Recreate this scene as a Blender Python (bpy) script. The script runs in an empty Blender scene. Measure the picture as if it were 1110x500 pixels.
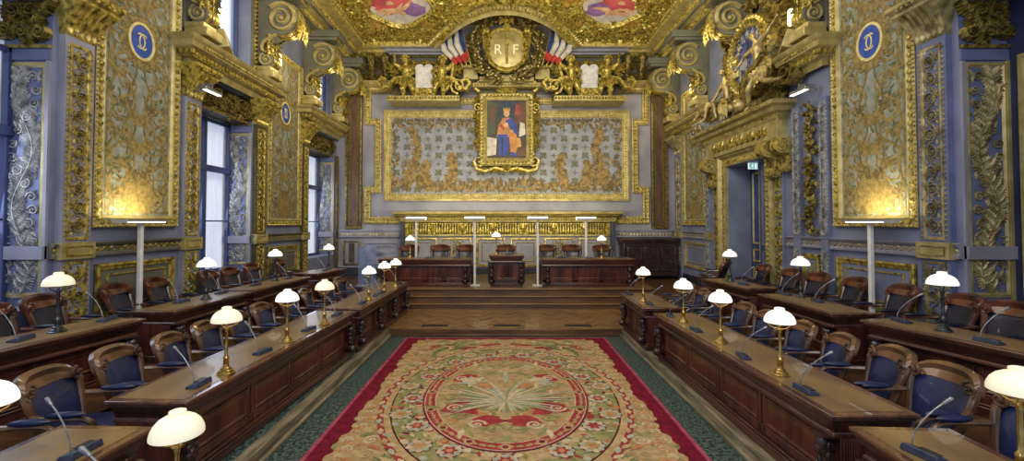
import bpy, math, random
from mathutils import Matrix, Vector
from math import sin, cos, pi, radians as R
random.seed(7)
SC = bpy.context.scene
COL = SC.collection

# ------------------------------------------------------------------ materials
def mat(name, c1, c2=None, rough=.5, metal=0., scale=6., stretch=(1,1,1), bump=0., detail=4., emit=None, spec=.5, coat=0., lo=.35, hi=.65):
    m = bpy.data.materials.new(name); m.use_nodes = True
    nt = m.node_tree; N = nt.nodes; L = nt.links
    b = N['Principled BSDF']
    b.inputs['Roughness'].default_value = rough; b.inputs['Metallic'].default_value = metal
    b.inputs['Specular IOR Level'].default_value = spec; b.inputs['Coat Weight'].default_value = coat
    tc = N.new('ShaderNodeTexCoord'); mp = N.new('ShaderNodeMapping'); mp.inputs['Scale'].default_value = stretch
    nz = N.new('ShaderNodeTexNoise'); nz.inputs['Scale'].default_value = scale; nz.inputs['Detail'].default_value = detail
    L.new(tc.outputs['Object'], mp.inputs['Vector']); L.new(mp.outputs[0], nz.inputs['Vector'])
    rp = N.new('ShaderNodeValToRGB'); rp.color_ramp.elements[0].position = lo; rp.color_ramp.elements[1].position = hi
    c2 = c2 or tuple(x*.8 for x in c1)
    rp.color_ramp.elements[0].color = (*c2, 1); rp.color_ramp.elements[1].color = (*c1, 1)
    L.new(nz.outputs['Fac'], rp.inputs[0]); L.new(rp.outputs[0], b.inputs['Base Color'])
    if bump:
        bp = N.new('ShaderNodeBump'); bp.inputs['Strength'].default_value = bump; bp.inputs['Distance'].default_value = .02
        L.new(nz.outputs['Fac'], bp.inputs['Height']); L.new(bp.outputs[0], b.inputs['Normal'])
    if emit:
        b.inputs['Emission Color'].default_value = (*emit[0], 1); b.inputs['Emission Strength'].default_value = emit[1]
    return m

def S(r, g, b):                                  # 0-255 display value -> linear
    f = lambda c: (c/255/12.92) if c/255 <= .04045 else ((c/255+.055)/1.055)**2.4
    return (f(r), f(g), f(b))

GOLD = mat('gilt', S(192,172,84), S(88,76,30), .36, .4, 12, bump=.35, lo=.34, hi=.6)  # dark noise patches put in for crevice shade, in gilt_dark too
GOLD2 = mat('gilt_dark', S(144,126,62), S(60,52,24), .42, .4, 13, bump=.4, lo=.36, hi=.62)
GOLDP = mat('gilt_pale', S(180,168,116), S(146,132,82), .42, .3, 5, bump=.1)
BLUE = mat('wall_blue_grey', S(122,130,162), S(102,108,138), .6, 0, 1.4)
BLUE2 = mat('panel_blue', S(100,110,148), S(78,88,124), .55, 0, 2.2)
LILAC = mat('lilac_grey', S(140,141,158), S(118,118,136), .6, 0, 1.3)
OLIVE = mat('olive_grey', S(106,106,96), S(84,84,78), .6, 0, 1.5)
SILVER = mat('silver_relief', S(176,178,178), S(104,106,112), .42, .25, 8, bump=.2)
SILVG = mat('silver_gilt_relief', S(176,164,122), S(104,94,62), .42, .35, 6, bump=.2)
DKBLUE = mat('door_blue', S(58,74,126), S(42,54,98), .5, 0, 2)
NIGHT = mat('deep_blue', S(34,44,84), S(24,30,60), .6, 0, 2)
BROWN = mat('porphyry_brown', S(92,70,52), S(60,44,34), .45, 0, 2.5, (4,4,.6))
WOOD = mat('mahogany', S(96,50,38), S(46,22,18), .3, 0, 3.2, (2.5,2.5,.35), .06, 6, coat=.35)
WOODH = mat('mahogany_long_grain', S(88,48,38), S(44,23,19), .3, 0, 3.2, (3,.3,3), .06, 6, coat=.35)
WOODD = mat('dark_carved_oak', S(62,40,38), S(30,20,22), .32, 0, 8, bump=.2, coat=.3)
TOP = mat('desk_leather_top', S(140,115,74), S(102,80,52), .36, 0, 2.2, (1.2,.5,1), .03, 5, coat=.2)
EDGE = mat('desk_top_border', S(108,70,50), S(66,40,30), .25, 0, 4, (3,.4,3), .03, coat=.5)
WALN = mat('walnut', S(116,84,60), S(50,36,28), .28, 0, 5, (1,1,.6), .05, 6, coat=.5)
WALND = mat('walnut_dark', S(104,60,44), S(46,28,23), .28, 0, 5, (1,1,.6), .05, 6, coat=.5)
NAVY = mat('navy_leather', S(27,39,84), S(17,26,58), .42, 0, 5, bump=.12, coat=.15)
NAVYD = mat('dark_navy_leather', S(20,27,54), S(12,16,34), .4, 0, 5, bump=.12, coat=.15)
BRASS = mat('brass', S(214,184,110), S(150,118,60), .25, .9, 12)
BRONZE = mat('bronze', S(92,96,100), S(44,48,52), .3, .75, 14)
STEEL = mat('brushed_steel', S(160,164,170), S(120,124,132), .35, .7, 20)
BLACK = mat('black_plastic', S(34,36,44), S(24,26,32), .4, 0, 20)
SLATE = mat('slate_blue_plastic', S(58,70,96), S(40,48,70), .4, 0, 20)
WHITEP = mat('white_enamel', S(226,226,224), S(206,206,206), .4, 0, 8)
SHADE = mat('lit_opal_glass', (.9,.88,.82), (.88,.85,.78), .3, 0, 4, emit=((1,.96,.88), .62))
SHADEY = mat('lit_cream_glass', (.86,.8,.62), (.84,.77,.58), .3, 0, 4, emit=((1,.91,.68), .36))
LIT = mat('lit_diffuser', (1,1,1), (1,1,1), .4, 0, 4, emit=((1,.96,.8), 2.6))
STONE = mat('white_marble_tablet', S(216,216,220), S(186,186,194), .5, 0, 9)
MARBLE = mat('grey_veined_marble', S(150,154,172), S(86,90,112), .35, 0, 2.4, (1,1,2.2), 0, 9)
TILEG = mat('patterned_green_floor', S(84,108,96), S(24,36,48), .5, 0, 26, detail=3, lo=.42, hi=.6)
NOSE = mat('worn_step_nosing', S(150,138,116), S(98,88,70), .45, 0, 5, (3,.4,3))
STEPW = mat('step_wood', S(108,78,52), S(68,46,32), .32, 0, 3, (.35,3,3), .04, 6, coat=.3)
SKIRT = mat('dark_skirting', S(40,48,62), S(30,36,48), .5, 0, 4)
PAINTBACK = mat('dark_gilt_ground', S(80,72,44), S(48,44,34), .6, 0, 5)
LIONST = mat('patinated_gilt_statue', S(176,156,104), S(104,92,62), .42, .35, 7, bump=.2)

def mat_parquet():
    m = mat('chevron_parquet', S(172,134,80), S(120,88,48), .3, 0, 3, coat=.3)
    nt = m.node_tree; N = nt.nodes; L = nt.links; b = N['Principled BSDF']
    tc = N.new('ShaderNodeTexCoord'); sx = N.new('ShaderNodeSeparateXYZ'); L.new(tc.outputs['Object'], sx.inputs[0])
    def M(op, a, bb=None):
        n = N.new('ShaderNodeMath'); n.operation = op
        for i, q in enumerate((a, bb)):
            if q is None: continue
            if isinstance(q, (int, float)): n.inputs[i].default_value = q
            else: L.new(q, n.inputs[i])
        return n.outputs[0]
    col = M('DIVIDE', sx.outputs[0], .62); fr = M('FRACT', col); ci = M('FLOOR', M('MULTIPLY', col, 2))
    tri = M('MULTIPLY', M('ABSOLUTE', M('SUBTRACT', fr, .5)), .62)
    pl = M('DIVIDE', M('ADD', sx.outputs[1], tri), .105)
    pi_ = M('FLOOR', pl); pf = M('FRACT', pl)
    cb = N.new('ShaderNodeCombineXYZ'); L.new(ci, cb.inputs[0]); L.new(pi_, cb.inputs[1])
    wn = N.new('ShaderNodeTexWhiteNoise'); L.new(cb.outputs[0], wn.inputs['Vector'])
    rp = N.new('ShaderNodeValToRGB'); rp.color_ramp.elements[0].color = (*S(104,80,46), 1); rp.color_ramp.elements[1].color = (*S(154,124,76), 1)
    L.new(wn.outputs['Value'], rp.inputs[0])
    gap = M('GREATER_THAN', pf, .06)
    mx = N.new('ShaderNodeMix'); mx.data_type = 'RGBA'; mx.inputs['A'].default_value = (*S(56,38,22), 1)
    L.new(gap, mx.inputs['Factor']); L.new(rp.outputs[0], mx.inputs['B']); L.new(mx.outputs['Result'], b.inputs['Base Color'])
    return m
PARQ = mat_parquet()

def mat_glass():
    m = bpy.data.materials.new('window_glass'); m.use_nodes = True
    nt = m.node_tree; N = nt.nodes; L = nt.links; N.remove(N['Principled BSDF'])
    t = N.new('ShaderNodeBsdfTransparent'); t.inputs[0].default_value = (.93,.96,1,1)
    g = N.new('ShaderNodeBsdfGlossy'); g.inputs['Roughness'].default_value = .05
    x = N.new('ShaderNodeMixShader'); x.inputs[0].default_value = .08
    L.new(t.outputs[0], x.inputs[1]); L.new(g.outputs[0], x.inputs[2]); L.new(x.outputs[0], N['Material Output'].inputs[0])
    return m
GLASS = mat_glass()
CURTAIN = mat('sheer_blind_daylight_glow', S(224,228,240), S(196,204,226), .8, 0, 1.2, (6,6,.5), emit=((.80,.86,1.0), .45))  # white blind; daylight through it is put in as emission

# ------------------------------------------------------------------ mesh builder
ID = Matrix.Identity(4)
class MB:
    def __init__(s, M=None):
        s.v = []; s.f = []; s.m = []; s.c = 0; s.M = (M or ID).copy()
    def add(s, vs, fs, mi=0):
        o = len(s.v); M = s.M; flip = M.determinant() < 0
        s.v += [tuple(M @ Vector(p)) for p in vs]
        for f in fs:
            t = tuple(i+o for i in f); s.f.append(t[::-1] if flip else t); s.m.append(mi)
    def box(s, x0, x1, y0, y1, z0, z1, mi=0):
        s.add([(x0,y0,z0),(x1,y0,z0),(x1,y1,z0),(x0,y1,z0),(x0,y0,z1),(x1,y0,z1),(x1,y1,z1),(x0,y1,z1)],
              [(0,3,2,1),(4,5,6,7),(0,1,5,4),(1,2,6,5),(2,3,7,6),(3,0,4,7)], mi)
    def quad(s, a, b, c, d, mi=0): s.add([a,b,c,d], [(0,1,2,3)], mi)
    def poly(s, pts, w, mi=0): s.add([(p[0],p[1],w) for p in pts], [tuple(range(len(pts)))], mi)
    def fan(s, c, pts, w, mi=0):
        n = len(pts); s.add([(c[0],c[1],w)]+[(p[0],p[1],w) for p in pts], [(0,1+i,1+(i+1)%n) for i in range(n)], mi)
    def lathe(s, prof, n=16, c=(0,0,0), mi=0, cap=True):
        vs = []; fs = []
        for r, z in prof:
            for k in range(n):
                a = 2*pi*k/n; vs.append((c[0]+r*cos(a), c[1]+r*sin(a), c[2]+z))
        for j in range(len(prof)-1):
            for k in range(n):
                k2 = (k+1) % n; fs.append((j*n+k, j*n+k2, (j+1)*n+k2, (j+1)*n+k))
        if cap:
            fs.append(tuple(range(n))[::-1]); fs.append(tuple(range((len(prof)-1)*n, len(prof)*n)))
        s.add(vs, fs, mi)
    def tube(s, pts, rad, n=8, mi=0, flat=1., cap=True):
        P = [Vector(p) for p in pts]; rs = rad if isinstance(rad, (list, tuple)) else [rad]*len(P)
        vs = []; fs = []; T = (P[1]-P[0]).normalized()
        up = Vector((0,0,1)) if abs(T.z) < .9 else Vector((1,0,0))
        nn = T.cross(up).normalized()
        for i, p in enumerate(P):
            t = (P[min(i+1,len(P)-1)]-P[max(i-1,0)]).normalized()
            nn = (nn - t*nn.dot(t)).normalized(); bb = t.cross(nn)
            for k in range(n):
                a = 2*pi*k/n; vs.append(tuple(p + nn*cos(a)*rs[i] + bb*sin(a)*rs[i]*flat))
        for i in range(len(P)-1):
            for k in range(n):
                k2 = (k+1) % n; fs.append((i*n+k, i*n+k2, (i+1)*n+k2, (i+1)*n+k))
        if cap:
            fs.append(tuple(range(n))[::-1]); fs.append(tuple(range((len(P)-1)*n, len(P)*n)))
        s.add(vs, fs, mi)
    def ball(s, c, r, n=8, m=5, mi=0):
        rx, ry, rz = r if isinstance(r, (list, tuple)) else (r, r, r)
        vs = [(c[0],c[1],c[2]-rz)]; fs = []
        for j in range(1, m):
            t = pi*j/m
            for k in range(n):
                a = 2*pi*k/n; vs.append((c[0]+rx*sin(t)*cos(a), c[1]+ry*sin(t)*sin(a), c[2]-rz*cos(t)))
        vs.append((c[0],c[1],c[2]+rz)); e = len(vs)-1
        for k in range(n):
            k2 = (k+1) % n; fs.append((0, 1+k2, 1+k)); fs.append((e, 1+(m-2)*n+k, 1+(m-2)*n+k2))
            for j in range(m-2): fs.append((1+j*n+k, 1+j*n+k2, 1+(j+1)*n+k2, 1+(j+1)*n+k))
        s.add(vs, fs, mi)
    def capsule(s, a, b, r0, r1, n=10, mi=0):
        A = Vector(a); B = Vector(b); t = (B-A)
        if t.length < 1e-6: t = Vector((0,0,1e-4))
        t.normalize(); pts = []; rs = []
        for q in (-.98,-.8,-.45): pts.append(A+t*q*r0); rs.append(r0*math.sqrt(1-q*q))
        pts += [A, B]; rs += [r0, r1]
        for q in (.45,.8,.98): pts.append(B+t*q*r1); rs.append(r1*math.sqrt(1-q*q))
        s.tube(pts, rs, n, mi)
    def sweep(s, pts, prof, closed=False, mi=0):      # pts (u,v); prof (offset to the left, w); mitred
        n = len(pts); P = [Vector((p[0],p[1])) for p in pts]; vs = []; fs = []
        for i in range(n):
            d0 = (P[i]-P[i-1]) if (closed or i > 0) else (P[1]-P[0])
            d1 = (P[(i+1) % n]-P[i]) if (closed or i < n-1) else (P[-1]-P[-2])
            d0 = d0.normalized(); d1 = d1.normalized()
            n0 = Vector((-d0.y,d0.x)); n1 = Vector((-d1.y,d1.x)); b = n0+n1
            b = b/max(.25, b.dot(n0)) if b.length > 1e-6 else n0
            for o, w in prof: vs.append((P[i].x+b.x*o, P[i].y+b.y*o, w))
        k = len(prof)
        for i in range(n if closed else n-1):
            j = (i+1) % n
            for q in range(k-1): fs.append((i*k+q, j*k+q, j*k+q+1, i*k+q+1))
        if not closed:
            fs.append(tuple(range(k))[::-1]); fs.append(tuple(range((n-1)*k, n*k)))
        s.add(vs, fs, mi)
    # ---- relief ornament, in the (u,v) plane with height w
    def leaf(s, u, v, a, L, W, h, mi=0, w=0., bend=0.):
        s.c += 1; w += (s.c % 61)*1.3e-5
        c, d = cos(a), sin(a)
        def P(t, o, z):
            b = bend*t*t; return (u+c*L*t-d*(o+b*L), v+d*L*t+c*(o+b*L), w+z)
        vs = [P(0,0,h*.3), P(.35,W/2,0), P(.35,0,h), P(.35,-W/2,0), P(.7,W*.36,0), P(.7,0,h*.9), P(.7,-W*.36,0), P(1,0,h*.35)]
        s.add(vs, [(0,2,1),(0,3,2),(1,2,5,4),(2,3,6,5),(4,5,7),(5,6,7)], mi)
    def strip(s, pts, ths, h, mi=0, w=0.):
        s.c += 1; w += (s.c % 61)*1.3e-5
        n = len(pts); vs = []; fs = []
        for i, p in enumerate(pts):
            q0 = pts[max(i-1,0)]; q1 = pts[min(i+1,n-1)]
            dx, dy = q1[0]-q0[0], q1[1]-q0[1]; l = math.hypot(dx,dy) or 1; nx, ny = -dy/l, dx/l
            th = ths[i] if isinstance(ths, list) else ths
            for o, z in ((th/2,0),(th*.25,h),(-th*.25,h),(-th/2,0)): vs.append((p[0]+nx*o, p[1]+ny*o, w+z))
        for i in range(n-1):
            for q in range(3): fs.append((i*4+q, i*4+q+1, i*4+q+5, i*4+q+4))
        s.add(vs, fs, mi)
    def boss(s, u, v, r, h, mi=0, w=0., n=7):
        s.c += 1; w += (s.c % 61)*1.3e-5
        vs = []
        for rr, z in ((1,0),(.75,.7)):
            vs += [(u+r*rr*cos(2*pi*k/n), v+r*rr*sin(2*pi*k/n), w+h*z) for k in range(n)]
        vs.append((u,v,w+h)); fs = []
        for k in range(n):
            j = (k+1) % n; fs += [(k,j,n+j,n+k),(n+k,n+j,2*n)]
        s.add(vs, fs, mi)
    def spiral(s, u, v, r, a0, turns, d, th, h, mi=0, w=0., step=9):
        N = max(5, int(turns*step)); pts = []; ths = []
        for i in range(N+1):
            t = i/N; a = a0+d*2*pi*turns*t; rr = r*(1-.86*t)
            pts.append((u+rr*cos(a), v+rr*sin(a))); ths.append(th*(1-.55*t))
        s.strip(pts, ths, h, mi, w); s.boss(u, v, r*.17, h*1.3, mi, w, 6)
    def acan(s, u, v, a, L, W, h, mi=0, w=0., n=3, bend=0.):
        s.leaf(u, v, a, L, W*.5, h, mi, w, bend)
        for i in range(n):
            t = .12+.6*i/n; q = bend*t*t*L; x = u+cos(a)*L*t-sin(a)*q; y = v+sin(a)*L*t+cos(a)*q
            for sd in (1,-1): s.leaf(x, y, a+sd*(.95-.3*i/n)+bend*t, W*(.75-.35*i/n), W*.34, h*.85, mi, w, sd*.25)
    def rosette(s, u, v, r, h, mi=0, w=0., n=6, mi2=None):
        for k in range(n): s.leaf(u, v, 2*pi*k/n+.3, r, r*.62, h, mi, w)
        s.boss(u, v, r*.3, h*1.4, mi if mi2 is None else mi2, w, 6)
    def rinceau(s, u0, u1, v0, v1, cells, h, mi=0, w=0., swap=False, th=None, dense=6):
        M0 = s.M
        if swap: s.M = M0 @ Matrix(((0,1,0,0),(1,0,0,0),(0,0,1,0),(0,0,0,1)))
        p = (v1-v0)/cells; uc = (u0+u1)/2; Wd = (u1-u0); r = min(p*.5, Wd*.40); th = th or r*.2
        for i in range(cells):
            sd = 1 if i % 2 else -1; vc = v0+(i+.5)*p; c = uc+sd*Wd*.03
            s.strip([(uc-sd*Wd*.30*sin(t*pi/6*.9)*(.5 if t == 0 else 1), vc-p/2+p*t/6) for t in range(7)], th, h*.8, mi, w)
            s.spiral(c, vc, r, -pi/2, 1.7, sd, th, h, mi, w)
            s.rosette(c, vc, r*.36, h, mi, w, 5)
            for k in range(dense):
                a = -pi/2+sd*(.5+k*5.2/dense); rr = r*(1-.1*k/dense)
                s.leaf(c+rr*cos(a), vc+rr*sin(a), a+sd*.9, r*.62, r*.34, h, mi, w, sd*.3)
            s.acan(uc-sd*Wd*.25, vc-p*.1, pi/2+sd*.5, p*.5, Wd*.26, h, mi, w, 3, -sd*.3)
            s.leaf(uc+sd*Wd*.34, vc+p*.34, pi/2-sd*.2, p*.36, Wd*.14, h, mi, w, sd*.3)
            s.leaf(uc+sd*Wd*.36, vc-p*.3, -pi/2, p*.22, Wd*.12, h, mi, w, sd*.3)
        s.M = M0
    def along(s, pts, pitch, fn, closed=False):
        n = len(pts)
        for i in range(n if closed else n-1):
            a = Vector(pts[i][:2]); b = Vector(pts[(i+1) % n][:2]); d = b-a; k = max(1, round(d.length/pitch)); an = math.atan2(d.y,d.x)
            for j in range(k):
                q = a+d*((j+.5)/k); fn(q.x, q.y, an, d.length/k)
    def beads(s, pts, pitch, r, h, mi=0, w=0., closed=False, n=6):
        s.along(pts, pitch, lambda x,y,a,l: s.boss(x,y,r,h,mi,w,n), closed)
    def leaves(s, pts, pitch, L, W, h, mi=0, w=0., closed=False, side=1):
        s.along(pts, pitch, lambda x,y,a,l: s.leaf(x,y,a+side*pi/2,L,W or l*.95,h,mi,w), closed)
    def build(s, name, mats, parent=None, sharp=40, smooth=True, loc=None, bevel=0.):
        if not isinstance(mats, (list, tuple)): mats = [mats]
        o0 = Vector((0,0,0))
        if parent:
            r = parent
            while r.parent: r = r.parent
            o0 = r.location.copy()
        elif loc: o0 = Vector(loc)
        me = bpy.data.meshes.new(name)
        me.from_pydata([(a-o0.x, b-o0.y, c-o0.z) for a,b,c in s.v], [], s.f)
        for m in mats: me.materials.append(m)
        if len(mats) > 1: me.polygons.foreach_set('material_index', s.m)
        if smooth:
            me.polygons.foreach_set('use_smooth', [True]*len(s.f)); me.set_sharp_from_angle(angle=R(sharp))
        me.update()
        o = bpy.data.objects.new(name, me); COL.objects.link(o)
        if parent: o.parent = parent
        elif loc: o.location = loc
        if bevel:
            b = o.modifiers.new('Bevel', 'BEVEL'); b.width = bevel; b.segments = 2; b.limit_method = 'ANGLE'; b.angle_limit = R(40)
        return o

def tag(o, label, cat, group=None):
    o['label'] = label; o['category'] = cat
    if group: o['group'] = group
    return o
def thing(name, label, cat, loc=(0,0,0), rz=0, group=None):
    o = bpy.data.objects.new(name, None); COL.objects.link(o); o.location = loc; o.rotation_euler = (0,0,rz); o.empty_display_size = .1
    return tag(o, label, cat, group)
def struct(o): o['kind'] = 'structure'; return o
def copy_tree(o, parent=None):
    c = o.copy(); COL.objects.link(c); c.parent = parent
    for ch in list(o.children): copy_tree(ch, c)
    return c
def rect(u0, v0, u1, v1): return [(u0,v0),(u1,v0),(u1,v1),(u0,v1)]    # ccw: left = inside

# wall frames: (u, v, w) -> world
WX, FY = 6.36, 16.6
FL = Matrix(((0,0,1,-WX),(1,0,0,0),(0,1,0,0),(0,0,0,1)))
FR = Matrix(((0,0,-1,WX),(1,0,0,0),(0,1,0,0),(0,0,0,1)))
FF = Matrix(((1,0,0,0),(0,0,-1,FY),(0,1,0,0),(0,0,0,1)))
# plan frames: (along wall, out from wall, z)
PL = Matrix(((0,1,0,-WX),(1,0,0,0),(0,0,1,0),(0,0,0,1)))
PR = Matrix(((0,-1,0,WX),(1,0,0,0),(0,0,1,0),(0,0,0,1)))
PF = Matrix(((1,0,0,0),(0,-1,0,FY),(0,0,1,0),(0,0,0,1)))
ORD = ['nearest the camera','second from the camera','third from the camera','fourth from the camera','fifth from the camera','sixth from the camera','seventh from the camera','eighth from the camera','ninth from the camera','tenth from the camera','eleventh from the camera','twelfth from the camera']
# ------------------------------------------------------------------ setting
TN = [0]
def st(mb, name, mats, label, cat, **k):
    o = mb.build(name, mats, **k); struct(o); tag(o, label, cat); return o
def trim(mb, mats, label, cat='wall trim', **k):
    TN[0] += 1; return st(mb, 'trim_%d' % TN[0], mats, label, cat, **k)

# floors
STEPN=mat('step_nosing_oak',S(140,108,70),S(104,78,48),.3,0,3,(.35,3,3),coat=.3)
m = MB(); m.quad((-2.75,1.5,0),(2.75,1.5,0),(2.75,9.95,0),(-2.75,9.95,0)); st(m, 'floor', TILEG, 'dark green patterned floor around the carpet', 'floor')
def platform(sx, name, label):
    m = MB()
    x0 = 2.56; nz = .14
    pts = [(x0+.16*0,1.5),(x0,9.87)]
    a, b = sx*(x0+.1), sx*x0; c = sx*4.75
    # riser, nosing strip, deck
    m.box(min(b,b+sx*nz), max(b,b+sx*nz), 1.5, 9.87, 0, .15, 1)
    m.box(min(b+sx*nz,c), max(b+sx*nz,c), 1.5, 9.87, 0, .146, 0)
    m.box(min(b-sx*.05,b), max(b-sx*.05,b), 1.5, 9.87, 0, .055, 1)
    st(m, name, [TILEG, NOSE], label, 'platform', bevel=.012)
platform(-1, 'left_platform', 'low platform with worn nosing under the left front desks')
platform(1, 'right_platform', 'low platform with worn nosing under the right front desks')
for sx, nm in ((-1,'left'),(1,'right')):
    m = MB(); x = sorted((sx*4.3, sx*6.4)); m.box(x[0],x[1],1.5,16.6,0,.5); st(m, nm+'_rear_platform', STEPW, 'dark raised tier along the %s wall under the rear desks' % nm, 'platform')
m = MB(); m.box(-4.3,4.3,9.87,12.2,0,.15); st(m, 'parquet_platform', PARQ, 'chevron parquet landing in front of the podium steps', 'floor')
m = MB(); m.box(-2.6,2.6,9.83,9.89,0,.157); m.box(-2.6,2.6,9.80,9.84,0,.05); trim(m, STEPW, 'wooden edge of the parquet landing behind the carpet', 'step edge', bevel=.01)
m = MB()
for i, (y, z) in enumerate(((12.14,.305),(12.47,.46),(12.8,.615))):
    m.box(-4.3,4.3,y,16.6 if i == 2 else y+.5,0 if i == 0 else z-.2,z)
    m.box(-4.3,4.3,y-.04,y+.05,z-.03,z+.003,1)
st(m, 'podium_steps', [STEPW,STEPN], 'three long dark wooden steps up to the podium', 'steps', bevel=.012)
m = MB(); m.box(-4.3,4.3,12.95,16.6,.6,.62); st(m, 'podium_floor', PARQ, 'chevron parquet floor of the podium', 'floor')
for k, x in enumerate((-1.62,.03,1.66)):
    m = MB(); m.box(x-.3,x+.3,10.12,10.32,.15,.156)
    for j in range(14): m.box(x-.28+j*.042,x-.265+j*.042,10.13,10.31,.156,.16,1)
    tag(m.build('floor_grille',[BLACK,BRONZE]), 'dark floor grille in the parquet, %s' % ('left one','middle one','right one')[k], 'floor grille', 'grilles in the parquet landing')

# walls with openings
def wallgrid(mb, us, vs, holes, mi=0):
    us = sorted(set(us+[h[0] for h in holes]+[h[1] for h in holes])); vs = sorted(set(vs+[h[2] for h in holes]+[h[3] for h in holes]))
    for a, b in zip(us, us[1:]):
        for c, d in zip(vs, vs[1:]):
            x, y = (a+b)/2, (c+d)/2
            if any(h[0]<x<h[1] and h[2]<y<h[3] for h in holes): continue
            mb.quad((a,c,0),(b,c,0),(b,d,0),(a,d,0), mi)
    for a,b,c,d,dep in holes:
        for p, q in (((a,c),(a,d)),((b,d),(b,c)),((a,d),(b,d)),((b,c),(a,c))):
            mb.quad((*p,0),(*q,0),(*q,-dep),(*p,-dep), mi)
WL = [(4.2,6.155),(9.1,11.06),(14.12,16.4)]
DOOR = (10.75,12.62,.5,4.1)
hl = [(a,b,1.35,5.6,.67) for a,b in WL] + [(a+.2,b-.15,6.2,8.25,.4) for a,b in WL]
m = MB(FL); wallgrid(m, [1.5,16.6],[0,9.4],hl); st(m,'wall_left',BLUE,'left blue-grey wall with tall windows','wall')
hr = [(4.2,6.155,1.35,5.6,.67),(*DOOR,.75)]
m = MB(FR); wallgrid(m, [1.5,16.6],[0,9.4],hr); st(m,'wall_right',BLUE,'right blue-grey wall with the doorway','wall')
m = MB(FF); wallgrid(m, [-6.4,6.4],[0,10.1],[]); st(m,'wall_back',LILAC,'far lilac-grey wall behind the podium','wall')
m = MB(FR); m.quad((4.1,1.2,-.67),(6.3,1.2,-.67),(6.3,5.7,-.67),(4.1,5.7,-.67)); m.sweep(rect(4.9,1.5,6.0,4.8),[(0,-.67),(0,-.63),(.06,-.63),(.08,-.67)],True,1)
trim(m,[NIGHT,GOLDP],'deep blue panelled recess behind the right carved jamb','recess panel')

# windows
wn = 0
def window(a, b, c, d, dep, tr, label, cols=2):
    global wn; wn += 1
    root = thing('window_%d' % wn, label, 'window', FL @ Vector(((a+b)/2,c,-dep))); struct(root)
    m = MB(FL); w0, w1 = -dep, -dep+.09; t = .075
    m.box(a,a+t,c,d,w0,w1); m.box(b-t,b,c,d,w0,w1); m.box(a,b,c,c+t,w0,w1); m.box(a,b,d-t,d,w0,w1)
    if tr: m.box(a,b,tr-.07,tr+.07,w0,w1+.04)
    uc = (a+b)/2
    m.box(uc-.07,uc+.07,c,d,w0,w1+.03)
    for q in (a+(b-a)*.25, a+(b-a)*.75): pass
    for z in ((2.55,) if tr else ()): m.box(a,b,z-.018,z+.018,w0+.02,w1-.02)
    m.build('window_frame', DKBLUE, root, bevel=.01)
    m = MB(FL); m.quad((a,c,w0+.04),(b,c,w0+.04),(b,d,w0+.04),(a,d,w0+.04)); m.build('window_pane', GLASS, root)
    m = MB(FL); n = 36
    for i in range(n):
        x0, x1 = a+(b-a)*i/n, a+(b-a)*(i+1)/n; z0 = -dep-.10-.02*(i%2); z1 = -dep-.10-.02*((i+1)%2)
        m.quad((x0,c,z0),(x1,c,z1),(x1,d,z1),(x0,d,z0))
    m.build('blind', CURTAIN, root)
names = ['left window beside the near carved jamb','tall blue left window in the middle bay','tall narrow-seen left window next to the far wall']
for i,(a,b) in enumerate(WL): window(a,b,1.35,4.95,.62,3.78,names[i])
for i,(a,b) in enumerate(WL): window(a+.2,b-.15,6.2,8.25,.38,None,['upper left window above the near bay','upper left window above the middle bay','upper left window above the far bay'][i])

# carved jamb panels and gilded lintel panels
def jamb(sx, u1, label, gold=False):
    M = Matrix(((-sx*1,0,0,sx*7.03),(0,0,-1,u1),(0,1,0,0),(0,0,0,1)))
    m = MB(M); W = .67
    m.quad((0,1.35,.004),(W,1.35,.004),(W,4.95,.004),(0,4.95,.004),0)
    m.sweep(rect(.06,1.5,W-.08,4.72),[(-.03,.004),(-.03,.02),(.01,.03),(.04,.006)],True,2)
    rng = random.Random(int(u1*10)); cx_ = (.06+W-.08)/2
    sx_ = lambda y: cx_+.13*sin((y-1.5)*2*pi/1.62)
    m.strip([(sx_(1.55+3.1*t/60),1.55+3.1*t/60) for t in range(61)],.018,.03,1,.006)
    for k in range(66):
        y = 1.56+3.08*k/66; sd = 1 if k%2 else -1; L_ = .17+.1*rng.random()
        m.acan(sx_(y),y,pi/2-sd*(.75+.5*rng.random()),L_,.13,.035,1,.006,4,sd*rng.uniform(.2,.6))
        if k%4==0: m.spiral(cx_-1.25*(sx_(y)-cx_),y,.075,rng.random()*6.28,1.5,sd,.022,.03,1,.006)
        m.leaf(cx_+rng.uniform(-.2,.2),y,rng.random()*6.28,.13,.04,.03,1,.006,rng.uniform(-.6,.6))
    m.box(0,W,4.72+.06,4.95,0,.03,0); m.box(0,W,2.0,2.18,.005,.07,3)
    m.box(W-.05,W,1.35,4.77,0,.036,3); m.box(0,.04,1.35,4.77,0,.036,2)
    trim(m,[BLUE2,SILVG if gold else SILVER,GOLDP,LILAC],label,'carved jamb')
    m = MB(M)
    m.quad((0,4.95,.004),(W,4.95,.004),(W,5.6,.004),(0,5.6,.004),1)
    m.sweep([(0,4.96),(W,4.96)],[(-.02,0),(-.02,.06),(.03,.06),(.03,0)],False,0)
    rng = random.Random(int(u1*7))
    for k in range(34): m.acan(.04+.58*rng.random(),5.02+.45*rng.random(),pi/2+rng.uniform(-1.3,1.3),.26,.2,.08,0,.006+.02*rng.random(),4,rng.uniform(-.5,.5))
    for k in range(5): m.spiral(.1+k*.12,5.15+.3*(k%2),.1,rng.random()*6,1.6,1 if k%2 else -1,.04,.1,0,.02)
    trim(m,[GOLD2,BLUE2],'gilded leaf frieze over the '+label,'carved frieze')
for i,(a,b) in enumerate(WL):
    jamb(-1,b,['silver-carved blue jamb at the left edge of the room','silver-carved blue jamb of the middle left window','silver-carved blue jamb of the far left window'][i])
jamb(1,6.155,'gilt-carved blue jamb at the right edge of the room',True)
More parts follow.
